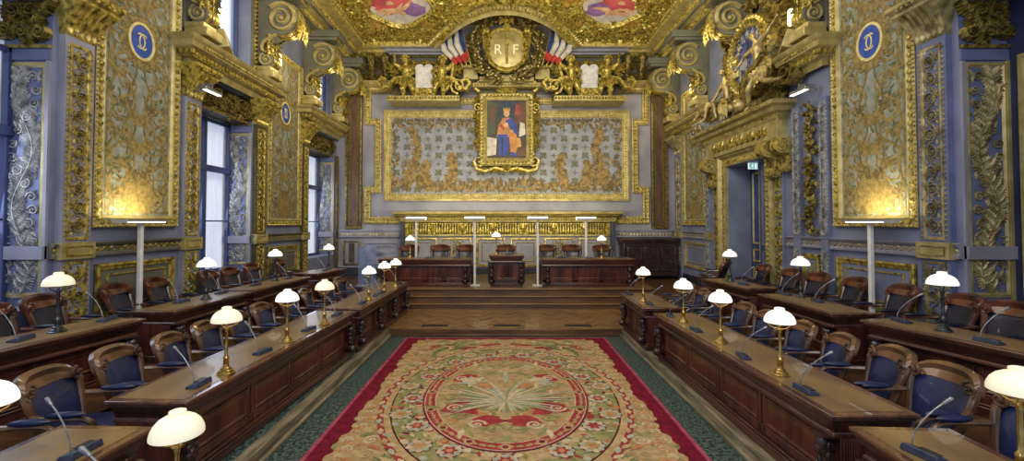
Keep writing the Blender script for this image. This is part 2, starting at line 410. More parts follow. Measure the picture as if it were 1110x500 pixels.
for i,(a,b) in enumerate(WL[1:]):
    m = MB(FL); w = -.16
    m.quad((a,4.98,w),(b,4.98,w),(b,5.6,w),(a,5.6,w),1)
    m.quad((a,4.98,w),(b,4.98,w),(b,4.98,-.62),(a,4.98,-.62),1)
    m.sweep([(a,4.98),(b,4.98)],[(0,w),(0,w+.06),(.06,w+.06),(.08,w)],False,0)
    m.rinceau(5.02,5.58,a+.05,b-.05,4,.1,0,w+.003,swap=True,dense=8)
    for k in range(24): m.leaf(a+.1+random.random()*(b-a-.2),5.06+random.random()*.45,random.random()*6.3,.2,.09,.09,0,w+.003,.3)
    trim(m,[GOLD2,PAINTBACK],'gilded scroll frieze over the %s left window' % ('middle','far')[i],'carved frieze')

# dado: rail, plaques, gold framed panels, skirting
def dado(F, P, segs, side):
    m = MB(P)
    for a, b in segs: m.sweep([(a,0),(b,0)],[(0,2.0),(.07,2.0),(.07,2.04),(.05,2.06),(.05,2.14),(.08,2.16),(.10,2.2),(0,2.22)][::1],False,0)
    m.M = F
    for a, b in segs:
        m.along([(a,2.1),(b,2.1)],.13,lambda x,y,an,l:(m.leaf(x-.05,y,.5,.09,.06,.015,1,.05),m.leaf(x+.01,y,-.5,.09,.06,.015,1,.05)))
    trim(m,[OLIVE if side=='left' else LILAC,GOLD if side=='left' else SILVG],'long carved dado rail along the %s wall' % side,'dado rail')
    m = MB(F)
    for a, b in segs: m.box(a,b,.5,.72,0,.05)
    o = m.build('baseboard_'+side,SKIRT,bevel=.01); struct(o); tag(o,'dark skirting along the %s wall' % side,'baseboard')
dado(FL,PL,[(6.16,9.1),(11.06,14.1),(16.4,16.6)],'left')
dado(FR,PR,[(6.16,9.95),(13.6,16.6)],'right')
def dado_panel(F,a,b,z0,z1,label,g=None,fill=None):
    m = MB(F); g = g or GOLD
    m.box(a,b,z0,z1,0,.012,1)
    m.sweep(rect(a,z0,b,z1),[(0,0),(0,.05),(.03,.06),(.06,.04),(.10,.03),(.11,.012)],True,0)
    m.sweep(rect(a+.2,z0+.17,b-.2,z1-.17),[(0,.012),(0,.03),(.025,.03),(.03,.012)],True,0)
    trim(m,[g,fill or OLIVE],label,'wall panel')
dado_panel(FL,6.86,8.48,.98,1.86,'gold-framed dado panel below the near left tapestry')
dado_panel(FL,11.8,13.6,.98,1.86,'gold-framed dado panel below the far left tapestry')
dado_panel(FR,6.86,8.48,.98,1.86,'gold-framed dado panel below the near right tapestry',None,BLUE)
dado_panel(FR,13.95,15.7,.98,1.86,'framed dado panel below the far right tapestry',GOLDP,BLUE)
dado_panel(FR,8.95,9.45,.9,1.86,'narrow gold-framed dado panel beside the doorway',GOLD,BLUE)

# pilasters
def pilaster(F,u0,u1,z0,z1,label,cap=True,body=BLUE,orn=GOLD,w=.09,cells=None,plaque=True,dense=4):
    m = MB(F); W = u1-u0
    m.box(u0,u1,z0,z1,0,w,0)
    c0,c1 = u0+W*.2,u1-W*.2
    for a,b in ((2.28,z1-.12),(z0+.45,1.92)):
        if b-a < .3: continue
        m.sweep(rect(c0,a,c1,b),[(-.025,w),(-.025,w+.015),(.01,w+.015),(.02,w)],True,1)
        m.rinceau(c0+.02,c1-.02,a+.05,b-.05,cells or max(2,int((b-a)/(W*.62))),.03,1,w+.002,dense=dense)
        for x in (c0-.045,c1+.045): m.beads([(x,a),(x,b)],.075,.018,.02,1,w)
    if plaque:
        m.box(u0-.03,u1+.03,1.98,2.22,0,w+.05,2); m.sweep(rect(u0+.03,2.03,u1-.03,2.17),[(0,w+.05),(0,w+.065),(.012,w+.065),(.02,w+.05)],True,1)
    if cap:
        zc = z1
        prof = [(0,w),(.05,w+.03),(.08,w+.02),(.16,w+.05),(.36,w+.16),(.46,w+.27),(.5,w+.27),(.56,w+.34),(.62,w+.34)]
        vs=[];n=len(prof)
        for q,ww in prof:
            e = (ww-w)*.45
            vs += [(u0-e,zc+q,0),(u0-e,zc+q,ww),(u1+e,zc+q,ww),(u1+e,zc+q,0)]
        fs=[]
        for i in range(n-1):
            for k in range(3): fs.append((i*4+k,i*4+k+1,i*4+k+5,i*4+k+4))
        fs.append(tuple(range((n-1)*4,n*4))); m.add(vs,fs,1)
        k = max(3,int(W/.085))
        for j in range(k):
            x = u0+W*(j+.5)/k
            m.tube([(x,zc+.17,w+.055),(x,zc+.27,w+.115),(x,zc+.36,w+.175),(x,zc+.45,w+.28)],.022,5,1)
            m.leaf(x,zc+.14,-pi/2,.13,.07,.04,1,w+.02)
            m.boss(x,zc+.53,.025,.03,1,w+.32)
    trim(m,[body,orn,GOLDP],label,'pilaster')
LB = OLIVE
pilaster(FL,6.25,6.7,.5,5.2,'gold-ornamented pilaster left of the near left tapestry',body=LILAC)
pilaster(FL,8.62,9.08,.5,5.0,'gold-ornamented pilaster between near left tapestry and middle window',body=LILAC)
pilaster(FL,11.1,11.58,.5,5.0,'gilded pilaster between middle window and far left tapestry',body=PAINTBACK,orn=GOLD)
pilaster(FL,13.72,14.08,.5,5.0,'gilded pilaster between far left tapestry and far window',body=PAINTBACK,orn=GOLD)
pilaster(FR,6.25,6.7,.5,5.2,'gold-ornamented pilaster right of the near right tapestry',body=BLUE2,orn=SILVG)
pilaster(FR,8.62,8.82,.5,5.0,'slim silver-carved pilaster beside the near right tapestry',body=BLUE,orn=SILVER,plaque=False,cap=False)
pilaster(FR,9.42,9.66,.5,5.0,'slim silver-carved pilaster beside the doorway',body=BLUE,orn=SILVER,plaque=False,cap=False)
pilaster(FR,13.62,13.88,.5,5.0,'slim pilaster between doorway and far right tapestry',body=BLUE,orn=SILVER,cap=True)
pilaster(FR,15.82,16.3,.5,5.0,'pilaster in the far right corner',body=BLUE,orn=SILVG)
pilaster(FL,16.42,16.58,.5,5.0,'pilaster in the far left corner',body=BROWN,orn=GOLD2,plaque=False,cap=False)
# hanging fruit garland on the right wall
root = thing('fruit_garland','tall gilded fruit garland hanging between two slim pilasters, right wall','garland',FR@Vector((9.12,2.3,0)))
m = MB(FR); rng = random.Random(3)
for k in range(150):
    z = 2.32+2.62*k/150; q = .07+.05*abs(sin(z*5))
    a = rng.random()*6.28; x = 9.12+q*cos(a)*rng.random()*1.5
    if k % 3: m.leaf(x,z,rng.random()*6.28,.17,.08,.07,0,.03+.08*rng.random(),.3)
    else: m.ball((x,z,.09+.06*rng.random()),.045,6,4)
m.build('foliage',GOLD2,root)
m = MB(FR); m.tube([(9.12,4.9,.1),(9.08,5.0,.1),(9.12,5.06,.1),(9.16,5.0,.1),(9.12,4.9,.1)],.02,6); m.build('ribbon_knot',GOLD,root)

# window cornices and upper wall
def cornice(P,F,u0,u1,label,base=.12,z=5.6,tall=.5):
    m = MB(P)
    pr = [(0,0),(.02,.02),(.05,.10),(.06,.12),(.16,.15),(.18,.24),(.22,.26),(.30,.30),(.32,.40),(.38,.44),(.40,.50),(0,.52)]
    m.sweep([(u0,0),(u0,base),(u1,base),(u1,0)],[(o,z+h*tall/.5) for o,h in pr],False,0)
    m.M = F
    m.leaves([(u0,z+.13*tall/.5),(u1,z+.13*tall/.5)],.10,.10,0,.05,1,base+.14)
    m.along([(u0,0),(u1,0)],.12,lambda x,y,a,l: m.box(x-.035,x+.035,z+.17*tall/.5,z+.25*tall/.5,base,base+.21,1))
    m.along([(u0,0),(u1,0)],.09,lambda x,y,a,l: m.boss(x,z+.36*tall/.5,.03,.03,1,base+.33))
    m.M = P
    m.along([(0,0),(0,base+.3)],.11,lambda x,y,a,l: (m.box(u0-.24,u0-.1,y-.03,y+.03,z+.17*tall/.5,z+.25*tall/.5,1)))
    trim(m,[GOLDP,GOLD],label,'cornice')
cornice(PL,FL,8.62,11.6,'gilded cornice over the middle left window')
cornice(PL,FL,13.72,16.5,'gilded cornice over the far left window')
cornice(PL,FL,3.6,6.3,'gilded cornice over the near left bay',base=.05)
cornice(PR,FR,8.62,9.35,'short gilded cornice left of the near right tapestry')
cornice(PR,FR,13.7,16.5,'gilded cornice over the far right tapestry',base=.06)
cornice(PR,FR,3.6,6.3,'gilded cornice over the right bay',base=.05)
# rope mouldings around the upper windows
def ropeframe(F,a,b,z0,z1,label):
    m = MB(F)
    for x in (a,b):
        m.box(x-.11,x+.11,z0,z1,0,.05,1)
        n = int((z1-z0)/.11)
        for k in range(n): m.leaf(x-.07,z0+(k+.1)*.11,.6,.2,.10,.06,0,.05)
    m.box(a-.11,b+.11,z1,z1+.2,0,.05,1)
    trim(m,[GOLD,OLIVE],label,'rope moulding')
ropeframe(FL,9.16,11.05,6.15,8.3,'gilded rope moulding around the upper middle left window')
ropeframe(FL,14.18,16.38,6.15,8.3,'gilded rope moulding around the upper far left window')

# doorway
root = thing('door_1','tall blue panelled double doors standing in the gilded doorway','door',FR@Vector((11.68,.5,-.6))); struct(root)
def doorleaf(mb,u0,u1,z0,z1,w):
    mb.box(u0,u1,z0,z1,w-.05,w,0)
    H = z1-z0
    for a,b in ((z0+.12,z0+H*.22),(z0+H*.26,z0+H*.36),(z0+H*.40,z1-.14)):
        mb.sweep(rect(u0+.12,a,u1-.12,b),[(0,w),(0,w+.025),(.03,w+.03),(.05,w)],True,1)
m = MB(FR); doorleaf(m,10.78,11.66,.5,4.05,-.34); m.build('door_leaf',[DKBLUE,BLUE2],root)
m = MB(FR); doorleaf(m,11.70,12.6,.5,4.05,-.62); m.box(12.05,12.16,.6,4.0,-.62,-.6,1); m.build('door_leaf',[DKBLUE,GOLDP],root)
m = MB(FR); m.ball((11.58,1.5,-.28),.035); m.tube([(11.58,1.5,-.34),(11.58,1.5,-.28)],.014,6); m.build('door_knob',BRASS,root)
m = MB(FR)
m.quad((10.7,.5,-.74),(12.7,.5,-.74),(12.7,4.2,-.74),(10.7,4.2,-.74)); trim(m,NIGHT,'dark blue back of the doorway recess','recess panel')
m = MB(FR)
pth = [(10.72,.5),(10.72,4.12),(12.65,4.12),(12.65,.5)]
pth = pth[::-1]
m.sweep(pth,[(-.0,-.02),(0,.08),(.05,.1),(.12,.06),(.2,.07),(.26,.16),(.32,.17),(.36,.05),(.36,0)][::1] if False else [(0,-.02),(0,.08),(-.05,.1),(-.12,.06),(-.2,.07),(-.26,.16),(-.32,.17),(-.36,.05),(-.36,0)],False,0)
pm = [(12.81,.5),(12.81,4.28),(10.56,4.28),(10.56,.5)]
m.leaves(pm,.12,.12,0,.05,1,.07); m.beads([(12.70,.5),(12.70,4.17),(10.67,4.17),(10.67,.5)],.09,.024,.03,1,.09)
for u0,u1 in ((10.02,10.34),(13.04,13.34)):
    m.box(u0,u1,.5,4.05,0,.07,2); m.rinceau(u0+.04,u1-.04,1.1,3.95,8,.05,1,.07)
trim(m,[GOLDP,GOLD,BLUE],'gilded carved surround of the doorway','door surround')
# door entablature: frieze of scrolls, cornice
m = MB(PR)
m.sweep([(9.95,0),(9.95,.2),(13.5,.2),(13.5,0)],[(0,4.42),(.02,4.44),(.02,4.86),(.06,4.9),(.08,4.98),(.2,5.02),(.24,5.1),(.34,5.14),(.36,5.22),(0,5.24)],False,0)
m.M = FR
for k in range(11):
    u = 10.45+k*.25
    m.spiral(u,4.64,.11,pi/2,1.6,1 if k%2 else -1,.05,.07,1,.2); m.acan(u,4.5,pi/2,.32,.2,.06,1,.2)
m.beads([(9.75,5.18),(13.7,5.18)],.1,.028,.03,1,.54); m.leaves([(9.9,4.92),(13.5,4.92)],.1,.09,0,.05,1,.25)
trim(m,[GOLDP,GOLD],'gilded entablature over the doorway','cornice')

def volute_bracket(name,F,uc,wd,big,small,ztop,label,group,mats):
    """console: big volute (w,z,r) at the top, stem along the wall, small volute below"""
    bw,bz,br=big; sw,sz,sr=small
    root=thing(name,label,'scroll bracket',F@Vector((uc,sz-sr,0)),0,group)
    Mx=Matrix(((0,0,1,0),(0,1,0,0),(1,0,0,0),(0,0,0,1)))      # (w,z,u) -> (u,z,w)
    m=MB(F@Mx); h=wd/2
    def prism(pts,a,b,mi=0):
        n=len(pts); m.add([(*p,uc+a) for p in pts]+[(*p,uc+b) for p in pts],[tuple(range(n))[::-1],tuple(range(n,2*n))]+[(i,(i+1)%n,n+(i+1)%n,n+i) for i in range(n)],mi)
    cir=lambda w,z,r,n=22:[(w+r*cos(2*pi*k/n),z+r*sin(2*pi*k/n)) for k in range(n)]
    front=smooth_path([(bw-br*.2,bz-br*.95),(bw-br*.75,bz-br*1.25),(sw*.75,(bz-br+sz+sr)/2),(sw*.7,sz+sr*1.3),(sw+sr*.2,sz+sr*.9)],4)
    h0=h; h=wd*.46; stem=[(0,sz-sr*.4),(0,ztop),(bw,ztop),(bw+br*.6,bz+br*.7)]+front+[(sw,sz)]
    prism(stem,-h,h,0); h=h0
    for w,z,r in (big,small):
        prism(cir(w,z,r*.97),-h,h,0); prism(cir(w,z,r*1.03),-h*.8,-h*.3,1); prism(cir(w,z,r*1.03),h*.3,h*.8,1); prism(cir(w,z,r*1.05),-h*.14,h*.14,1)
    for sgn in (1,-1):
        MM=F@Mx if sgn>0 else F@Mx@Matrix.Diagonal((1,1,-1,1))
        m.M=MM; w0=(uc if sgn>0 else -uc)+h
        m.spiral(bw,bz,br*.9,pi*.75,2.1,-1,br*.26,br*.16,2,w0,step=14); m.spiral(sw,sz,sr*.9,pi*.6,1.7,1,sr*.26,sr*.2,2,w0,step=12)
        m.strip([(p[0]-.03*br,p[1]) for p in front],br*.16,br*.12,2,w0)
        for k in range(4): m.acan(bw-br*.6,bz-br*(.9+.3*k),-pi/2-.3,br*.6,br*.4,br*.12,1,w0,2)
    m.M=F@Mx
    m.build('scroll',mats,root,sharp=35)
    return root
def smooth_path(P,n=5):
    out=[]
    for i in range(len(P)-1):
        p0=P[max(i-1,0)];p1=P[i];p2=P[i+1];p3=P[min(i+2,len(P)-1)]
        for k in range(n):
            t=k/n; out.append(tuple(.5*((2*b)+(-a+c)*t+(2*a-5*b+4*c-d)*t*t+(-a+3*b-3*c+d)*t**3) for a,b,c,d in zip(p0,p1,p2,p3)))
    return out+[tuple(P[-1])]
for k,(u,l) in enumerate(((10.2,'near'),(13.2,'far'))):
    volute_bracket('door_bracket',FR,u,.28,(.34,4.2,.2),(.2,3.66,.12),4.42,'gilded scroll bracket under the doorway cornice, %s side' % l,'doorway brackets',[GOLDP,GOLD,GOLD])
volute_bracket('door_bracket',FR,9.82,.2,(.26,4.22,.17),(.14,3.74,.1),4.42,'narrow gilded scroll bracket at the outer near corner of the doorway','doorway brackets',[GOLDP,GOLD,GOLD])

# tall upper brackets with acanthus, carrying the ceiling
def upper_bracket(F,u,label):
    r=volute_bracket('ceiling_bracket',F,u,.4,(.66,7.72,.44),(.28,6.66,.19),8.2,label,'ceiling brackets',[OLIVE,GOLD,GOLDP])
    m=MB(F); m.box(u-.3,u+.3,8.2,8.29,0,1.1); m.box(u-.34,u+.34,8.29,8.5,0,1.2); m.build('top_block',[OLIVE],r,bevel=.02)
    m=MB(F); m.sweep(rect(u-.3,8.2,u+.3,8.28),[(0,1.1),(0,1.13),(.02,1.13),(.02,1.1)],True); m.build('gilt_edge',GOLD,r)
    m=MB(F); m.box(u-.24,u+.24,6.2,6.38,0,.5); m.box(u-.2,u+.2,6.38,6.5,0,.4); m.build('foot_block',GOLDP,r,bevel=.02)
    m=MB(F); m.box(u-.24,u+.24,6.12,8.2,0,.05); m.build('back_plate',OLIVE,r)
    m=MB(F)
    for k in range(3): m.acan(u+(k-1)*.1,7.75-.1*abs(k-1),-pi/2+(k-1)*.2,.55,.34,.1,0,1.08,3)
    m.build('crown_leaf',GOLD,r); m=MB(F)
    for k in range(3): m.acan(u,7.2-.2*k,-pi/2,.4,.3,.1,0,.28,3)
    m.build('acanthus',GOLD,r)
    return r
for k,u in enumerate((6.45,8.85,11.34,13.9,16.2)):
    upper_bracket(FL,u,'gilded ceiling scroll bracket on the left wall, %s' % ORD[k])
    upper_bracket(FR,u,'gilded ceiling scroll bracket on the right wall, %s' % ORD[k])
# ------------------------------------------------------------------ tapestries on the side walls
TAPG = mat('tapestry_ground', S(146,152,146), S(112,120,112), .8, 0, 5)
TAPO = mat('tapestry_ochre', S(146,128,78), S(104,90,50), .75, 0, 14)
TAPL = mat('tapestry_green', S(96,108,68), S(70,82,52), .8, 0, 14)
TAPB = mat('tapestry_brown', S(112,98,60), S(80,70,42), .8, 0, 14)
TAPX = mat('medallion_blue', S(46,84,178), S(34,64,148), .6, 0, 8)
TAPW = mat('medallion_gold_thread', S(220,208,150), S(190,170,110), .6, 0, 12)

def tapestry(F,a,b,z0,z1,label,seed,gl=None):
    uc=(a+b)/2; root = thing('tapestry_panel',label,'tapestry',F@Vector((uc,z0,0)))
    m = MB(F)
    m.sweep(rect(a,z0,b,z1),[(0,0),(0,.06),(.03,.08),(.05,.06),(.13,.05),(.15,.07),(.17,.06),(.2,.02)],True,0)
    m.beads(rect(a+.09,z0+.09,b-.09,z1-.09),.135,.045,.05,1,.045,True,8)
    m.leaves(rect(a+.0,z0,b,z1),.07,.05,0,.03,1,.06,True)
    m.build('frame',[GOLDP,GOLD],root)
    m = MB(F); x0,x1,y0,y1=a+.19,b-.19,z0+.19,z1-.19
    m.quad((x0,y0,.015),(x1,y0,.015),(x1,y1,.015),(x0,y1,.015),0)
    rng=random.Random(seed); hw=(x1-x0)/2; h=.006; W=.016
    m.sweep(rect(x0+.05,y0+.05,x1-.05,y1-.05),[(0,W),(.0,W+.004),(.03,W+.004),(.03,W)],True,1)
    for s in (1,-1):
        X=lambda t: uc+s*t
        # wavy stems either side, candelabra leaves at the centre
        n=9; p=(y1-y0)/n
        for i in range(n):
            y=y0+p*(i+.5); d=1 if i%2 else -1
            m.spiral(X(hw*(.52+.10*d)),y,.24,-pi/2 if s*d>0 else pi/2,1.5,d*s,.05,h,1,W)
            m.acan(X(hw*.55),y+.05,pi/2+s*d*.7,.34,.2,h,1 if i%3 else 3,W,3,s*d*.3)
            for k in range(8):
                m.leaf(X(hw*(.6+.36*rng.random())),y+rng.uniform(-.3,.3),rng.random()*6.28,.13,.055,h,2,W+.001,.4)
            for k in range(5):
                m.leaf(X(hw*(.1+.45*rng.random())),y+rng.uniform(-.3,.3),pi/2+s*rng.uniform(-1.2,1.2),.17,.05,h,rng.choice((1,3,2,2)),W+.001,.3)
            if i%2 or i<3: m.acan(uc,y-.2,pi/2-s*.5,.42,.24,h,3 if i%4==1 else 1,W+.002,4,-s*.3)
            m.strip([(X(hw*(.30+.16*cos(q*.5)*(1 if i%2 else -1))),y-.25+.5*q/8) for q in range(9)],.05,h,1,W+.001)
            m.strip([(X(hw*(.80+.05*sin(q))),y-.25+.5*q/8) for q in range(9)],.05,h,1,W+.001)
            m.rosette(X(hw*.82),y+p*.5,.08,h,1,W+.002,5)
        m.strip([(X(hw*(.52+.3*sin(t*.9))),y0+.1+(y1-y0-.2)*t/40) for t in range(41)],.05,h,1,W)
        m.strip([(X(hw*(.24+.12*cos(t*.7))),y0+.1+(y1-y0-.2)*t/40) for t in range(41)],.035,h,3,W)
    for k in range(9): m.acan(uc,y0+.15,pi/2+(k-4)*.3,.75-.05*abs(k-4),.3,h,1,W+.003,4)
    m.build('woven_field',[TAPG,TAPO,TAPL,TAPB],root)
    # blue medallion with interlaced letters
    zc = 5.66
    m = MB(F); el=lambda rx,ry,n=28:[(uc+rx*cos(2*pi*k/n),zc+ry*sin(2*pi*k/n)) for k in range(n)]
    m.fan((uc,zc),el(.24,.29),.03,0); m.sweep(el(.25,.30),[(-.03,.02),(-.03,.035),(.012,.04),(.02,.03)],True,1)
    for k in range(18):
        a_=2*pi*k/18; m.acan(uc+.27*cos(a_),zc+.32*sin(a_),a_+.4,.24,.16,.012,2,.02,2,.3)
    for s,o in ((1,.03),(-1,-.03)):
        pts=[(uc+o+s*.085*cos(t*pi/9+pi*.22)*1.,zc+.13*sin(t*pi/9+pi*.22)) for t in range(15)]
        pts=[(uc+o-s*(-.085)*cos(pi*.25+t*1.5*pi/14),zc+.13*sin(pi*.25+t*1.5*pi/14)) for t in range(15)]
        m.strip(pts,.028,.008,1,.032)
    m.build('medallion',[TAPX,TAPW,TAPO],root)
tapestry(FL,6.76,8.52,2.43,7.3,'tall gold-framed floral tapestry with blue medallion on the near left wall',1)
tapestry(FL,11.72,13.66,2.43,7.3,'dim gold-framed floral tapestry between the two visible left windows',2)
tapestry(FR,6.76,8.52,2.43,7.3,'tall gold-framed floral tapestry with blue medallion on the near right wall',3)
tapestry(FR,13.92,15.78,2.43,7.1,'far gold-framed floral tapestry between doorway and corner, right wall',4)

# ------------------------------------------------------------------ far wall
FTG = mat('far_tapestry_ground', S(146,150,164), S(120,125,142), .8, 0, 3)
FTM = mat('far_tapestry_motif', S(104,106,90), S(84,86,76), .8, 0, 9)
FTO = mat('far_tapestry_ochre', S(152,126,78), S(98,80,46), .75, 0, 8)
FTD = mat('far_tapestry_dark', S(110,96,66), S(78,68,48), .8, 0, 8)
U0=.04
root = thing('monogram_tapestry','wide grey tapestry of repeated motifs with ochre leaf border on far wall','tapestry',(U0,FY,3.33))
m = MB(FF); a,b,c,d = U0-4.6,U0+4.6,3.33,6.74
m.sweep(rect(a,c,b,d),[(0,0),(0,.10),(.07,.12),(.10,.09),(.17,.08),(.2,.05),(.25,.05),(.28,.02)],True,0)
m.beads(rect(a+.22,c+.22,b-.22,d-.22),.11,.03,.03,1,.05,True)
m.leaves(rect(a+.1,c+.1,b-.1,d-.1),.1,.07,0,.03,1,.08,True)
m.build('frame',[GOLDP,GOLD],root)
m = MB(FF); x0,x1,y0,y1=a+.27,b-.27,c+.27,d-.27; W=.022
m.quad((x0,y0,.02),(x1,y0,.02),(x1,y1,.02),(x0,y1,.02),0)
nx,ny=22,9; px=(x1-x0)/nx; py=(y1-y0)/ny
for i in range(nx):
    for j in range(ny):
        x=x0+px*(i+.5); y=y0+py*(j+.5)
        if (i+j)%2==0:
            for k in range(4): m.leaf(x,y,pi/4+k*pi/2,.17,.1,.004,1,W)
            m.strip([(x-.12,y-.1),(x-.1,y+.05),(x,y+.12),(x+.1,y+.05),(x+.12,y-.1)],.03,.004,1,W); m.boss(x,y,.05,.005,1,W,6)
        else:
            for k in range(4): m.leaf(x,y,k*pi/2,.11,.06,.004,1,W)
rng=random.Random(11)
m.strip([(x0+.3,y0),(x0+.3,y1)],.0,.001,3,W)
for s in (1,-1):
    uc=(x0+x1)/2; hw=(x1-x0)/2; X=lambda t:uc+s*(hw-t)
    for k in range(40):                      # dark top swags
        t=hw*k/40; m.leaf(X(t),y1-.10-.12*abs(sin(k*.5)),-pi/2+rng.uniform(-1,1),.26,.12,.006,3 if k%2 else 2,W+.002,.3)
        m.leaf(X(t),y1-.02,rng.uniform(-2.4,-.7),.2,.12,.006,3,W+.002,.3)
    for k in range(34):                      # side borders
        y=y0+(y1-y0)*k/34; m.leaf(X(.02+.1*rng.random()),y,rng.uniform(0,3.14),.26,.11,.006,3 if k%3 else 2,W+.002,.3)
    for k in range(120):                     # low ochre foliage rising to the corners
        t=hw*(k/120); hh=.22+.2*max(0,sin(t*2.2))+(.25 if t<1.2 else 0)
        m.leaf(X(t),y0+.03+hh*rng.random(),pi/2+rng.uniform(-1.3,1.3),.34,.12,.008,2 if rng.random()<.7 else 3,W+.003,rng.uniform(-.5,.5))
    # two big plumes
    for (t0,tt,top) in ((.5,.95,2.35),(1.5,1.25,1.05),(2.0,2.35,1.35)):
        for k in range(int(top*22)):
            f=k/(top*22); t=t0+(tt-t0)*sin(f*pi*.8); m.acan(X(t),y0+.1+top*f,pi/2+s*rng.uniform(-1.1,1.1),.36*(1.1-f*.5),.24,.01,2 if rng.random()<.75 else 3,W+.004,2,rng.uniform(-.4,.4))
    m.spiral(X(.62),y0+1.1,.3,0,1.6,s,.08,.012,2,W+.006); m.spiral(X(1.1),y0+.55,.28,0,1.6,-s,.08,.012,2,W+.006)
m.build('woven_field',[FTG,FTM,FTO,FTD],root)

# stepped gold moulding around it
k=.03458; Z=lambda y:2.5+(242-y)*k
def fm(pts,label,mats,r=.115):
    m=MB(FF); m.sweep(pts,[(-r,0),(-r,.07),(-r*.7,.09),(-r*.3,.05),(r*.3,.05),(r*.7,.09),(r,.07),(r,0)],False,0)
    m.leaves(pts,.13,.16,.12,.04,1,.05,False); m.leaves(pts,.13,.16,.12,.04,1,.05,False,-1); m.beads(pts,.13,.04,.04,1,.05)
    trim(m,mats,label,'wall moulding')
for s,nm in ((-1,'left'),(1,'right')):
    X=lambda x:U0+s*x
    fm([(X(1.15),Z(105)),(X(1.15),Z(109)),(X(4.2),Z(109)),(X(4.2),Z(96)),(X(5.22),Z(96)),(X(5.22),Z(132)),(X(4.82),Z(132)),(X(4.82),Z(206)),(X(5.22),Z(206)),(X(5.22),Z(239)),(X(4.1),Z(239)),(X(4.1),Z(233))][::-1 if s<0 else 1],'stepped gilded moulding on the far wall, %s side' % nm,[GOLDP,GOLD])
    m=MB(FF); aa,bb=sorted((X(5.42),X(6.02))); z0,z1=2.3,7.35
    m.box(aa,bb,z0,z1,0,.06,0); m.sweep(rect(aa,z0,bb,z1),[(0,0),(0,.12),(.05,.13),(.08,.06)],True,1)
    m.sweep(rect(aa+.14,z0+.14,bb-.14,z1-.14),[(0,.06),(0,.08),(.02,.08),(.03,.06)],True,2)
    trim(m,[BROWN,GOLD2,GOLD2],'tall brown gold-edged strip panel on the far wall, %s side' % nm,'wall panel')
    m=MB(FF); aa,bb=sorted((X(5.0),X(4.0))); 
    m.box(aa,bb,7.55,7.6,0,.1,0)
    m.sweep([(min(X(6.3),X(4.25)),7.5),(max(X(6.3),X(4.25)),7.5)],[(0,0),(0,.1),(.08,.12),(.12,.2),(.2,.24),(.26,.3),(.3,.3),(.32,0)],False,0)
    m.leaves([(min(X(6.2),X(4.25)),7.56),(max(X(6.2),X(4.25)),7.56)],.1,.09,0,.04,1,.12)
    trim(m,[GOLDP,GOLD],'gilded ledge under the carved frieze, %s of the far wall' % nm,'moulding')
    m=MB(FF); aa,bb=sorted((X(6.2),X(4.35))); m.box(aa,bb,7.82,8.95,0,.1,1)
    for i in range(7):
        u=aa+(bb-aa)*(i+.5)/7
        if i%2==0:
            m.tube([(u,8.85,.2),(u,8.6,.42),(u,8.3,.3),(u,8.0,.2),(u,7.9,.26)],[.13,.15,.11,.08,.1],7,0); m.acan(u,8.7,-pi/2,.7,.34,.12,0,.3,3)
        else:
            m.rosette(u,8.42,.2,.16,0,.12); m.acan(u,8.15,-pi/2,.32,.3,.12,0,.1); m.acan(u,8.65,pi/2,.25,.3,.12,0,.1)
    trim(m,[GOLD2,PAINTBACK],'dark gilded carved frieze blocks, %s end of the far wall' % nm,'carved frieze')
m=MB(FF); m.box(-6.3,6.3,7.35,7.5,0,.02,0); m.box(-4.4,4.4,7.85,9.0,0,.06,0); trim(m,[OLIVE],'grey band behind the gilded sculpture','wall band')
# cornice below the ceiling, all round three walls
m=MB(PF)
prof=[(0,8.75),(.1,8.78),(.12,8.9),(.3,8.95),(.34,9.02),(.36,9.12),(.55,9.18),(.6,9.26),(.62,9.4),(0,9.42)]
prof=[(o,8.7+(z-8.75)*.45) for o,z in prof]
for a_,b_ in ((-6.4,-1.75),(1.85,6.4)): m.sweep([(a_,.15),(b_,.15)],prof,False,0)
for a_,b_ in ((-4.2,-1.85),(1.95,4.3)):
    m.sweep([(a_,.1),(a_,.45),(b_,.45),(b_,.1)],[(o*.55,z-.02) for o,z in prof[:7]],False,2); m.sweep([(a_,.1),(a_,.45),(b_,.45),(b_,.1)],[(o*.55,z-.02) for o,z in prof[6:]],False,0)
m.M=FF
for a_,b_ in ((-6.3,-1.8),(1.9,6.3)):
    m.leaves([(a_,8.83),(b_,8.83)],.13,.12,0,.06,1,.50); m.beads([(a_,8.95),(b_,8.95)],.1,.035,.04,1,.76)
    m.along([(a_,0),(b_,0)],.16,lambda x,y,a,l:m.box(x-.05,x+.05,8.72,8.78,.22,.36,1))
trim(m,[GOLDP,GOLD,LILAC],'gilded main cornice across the far wall','cornice')
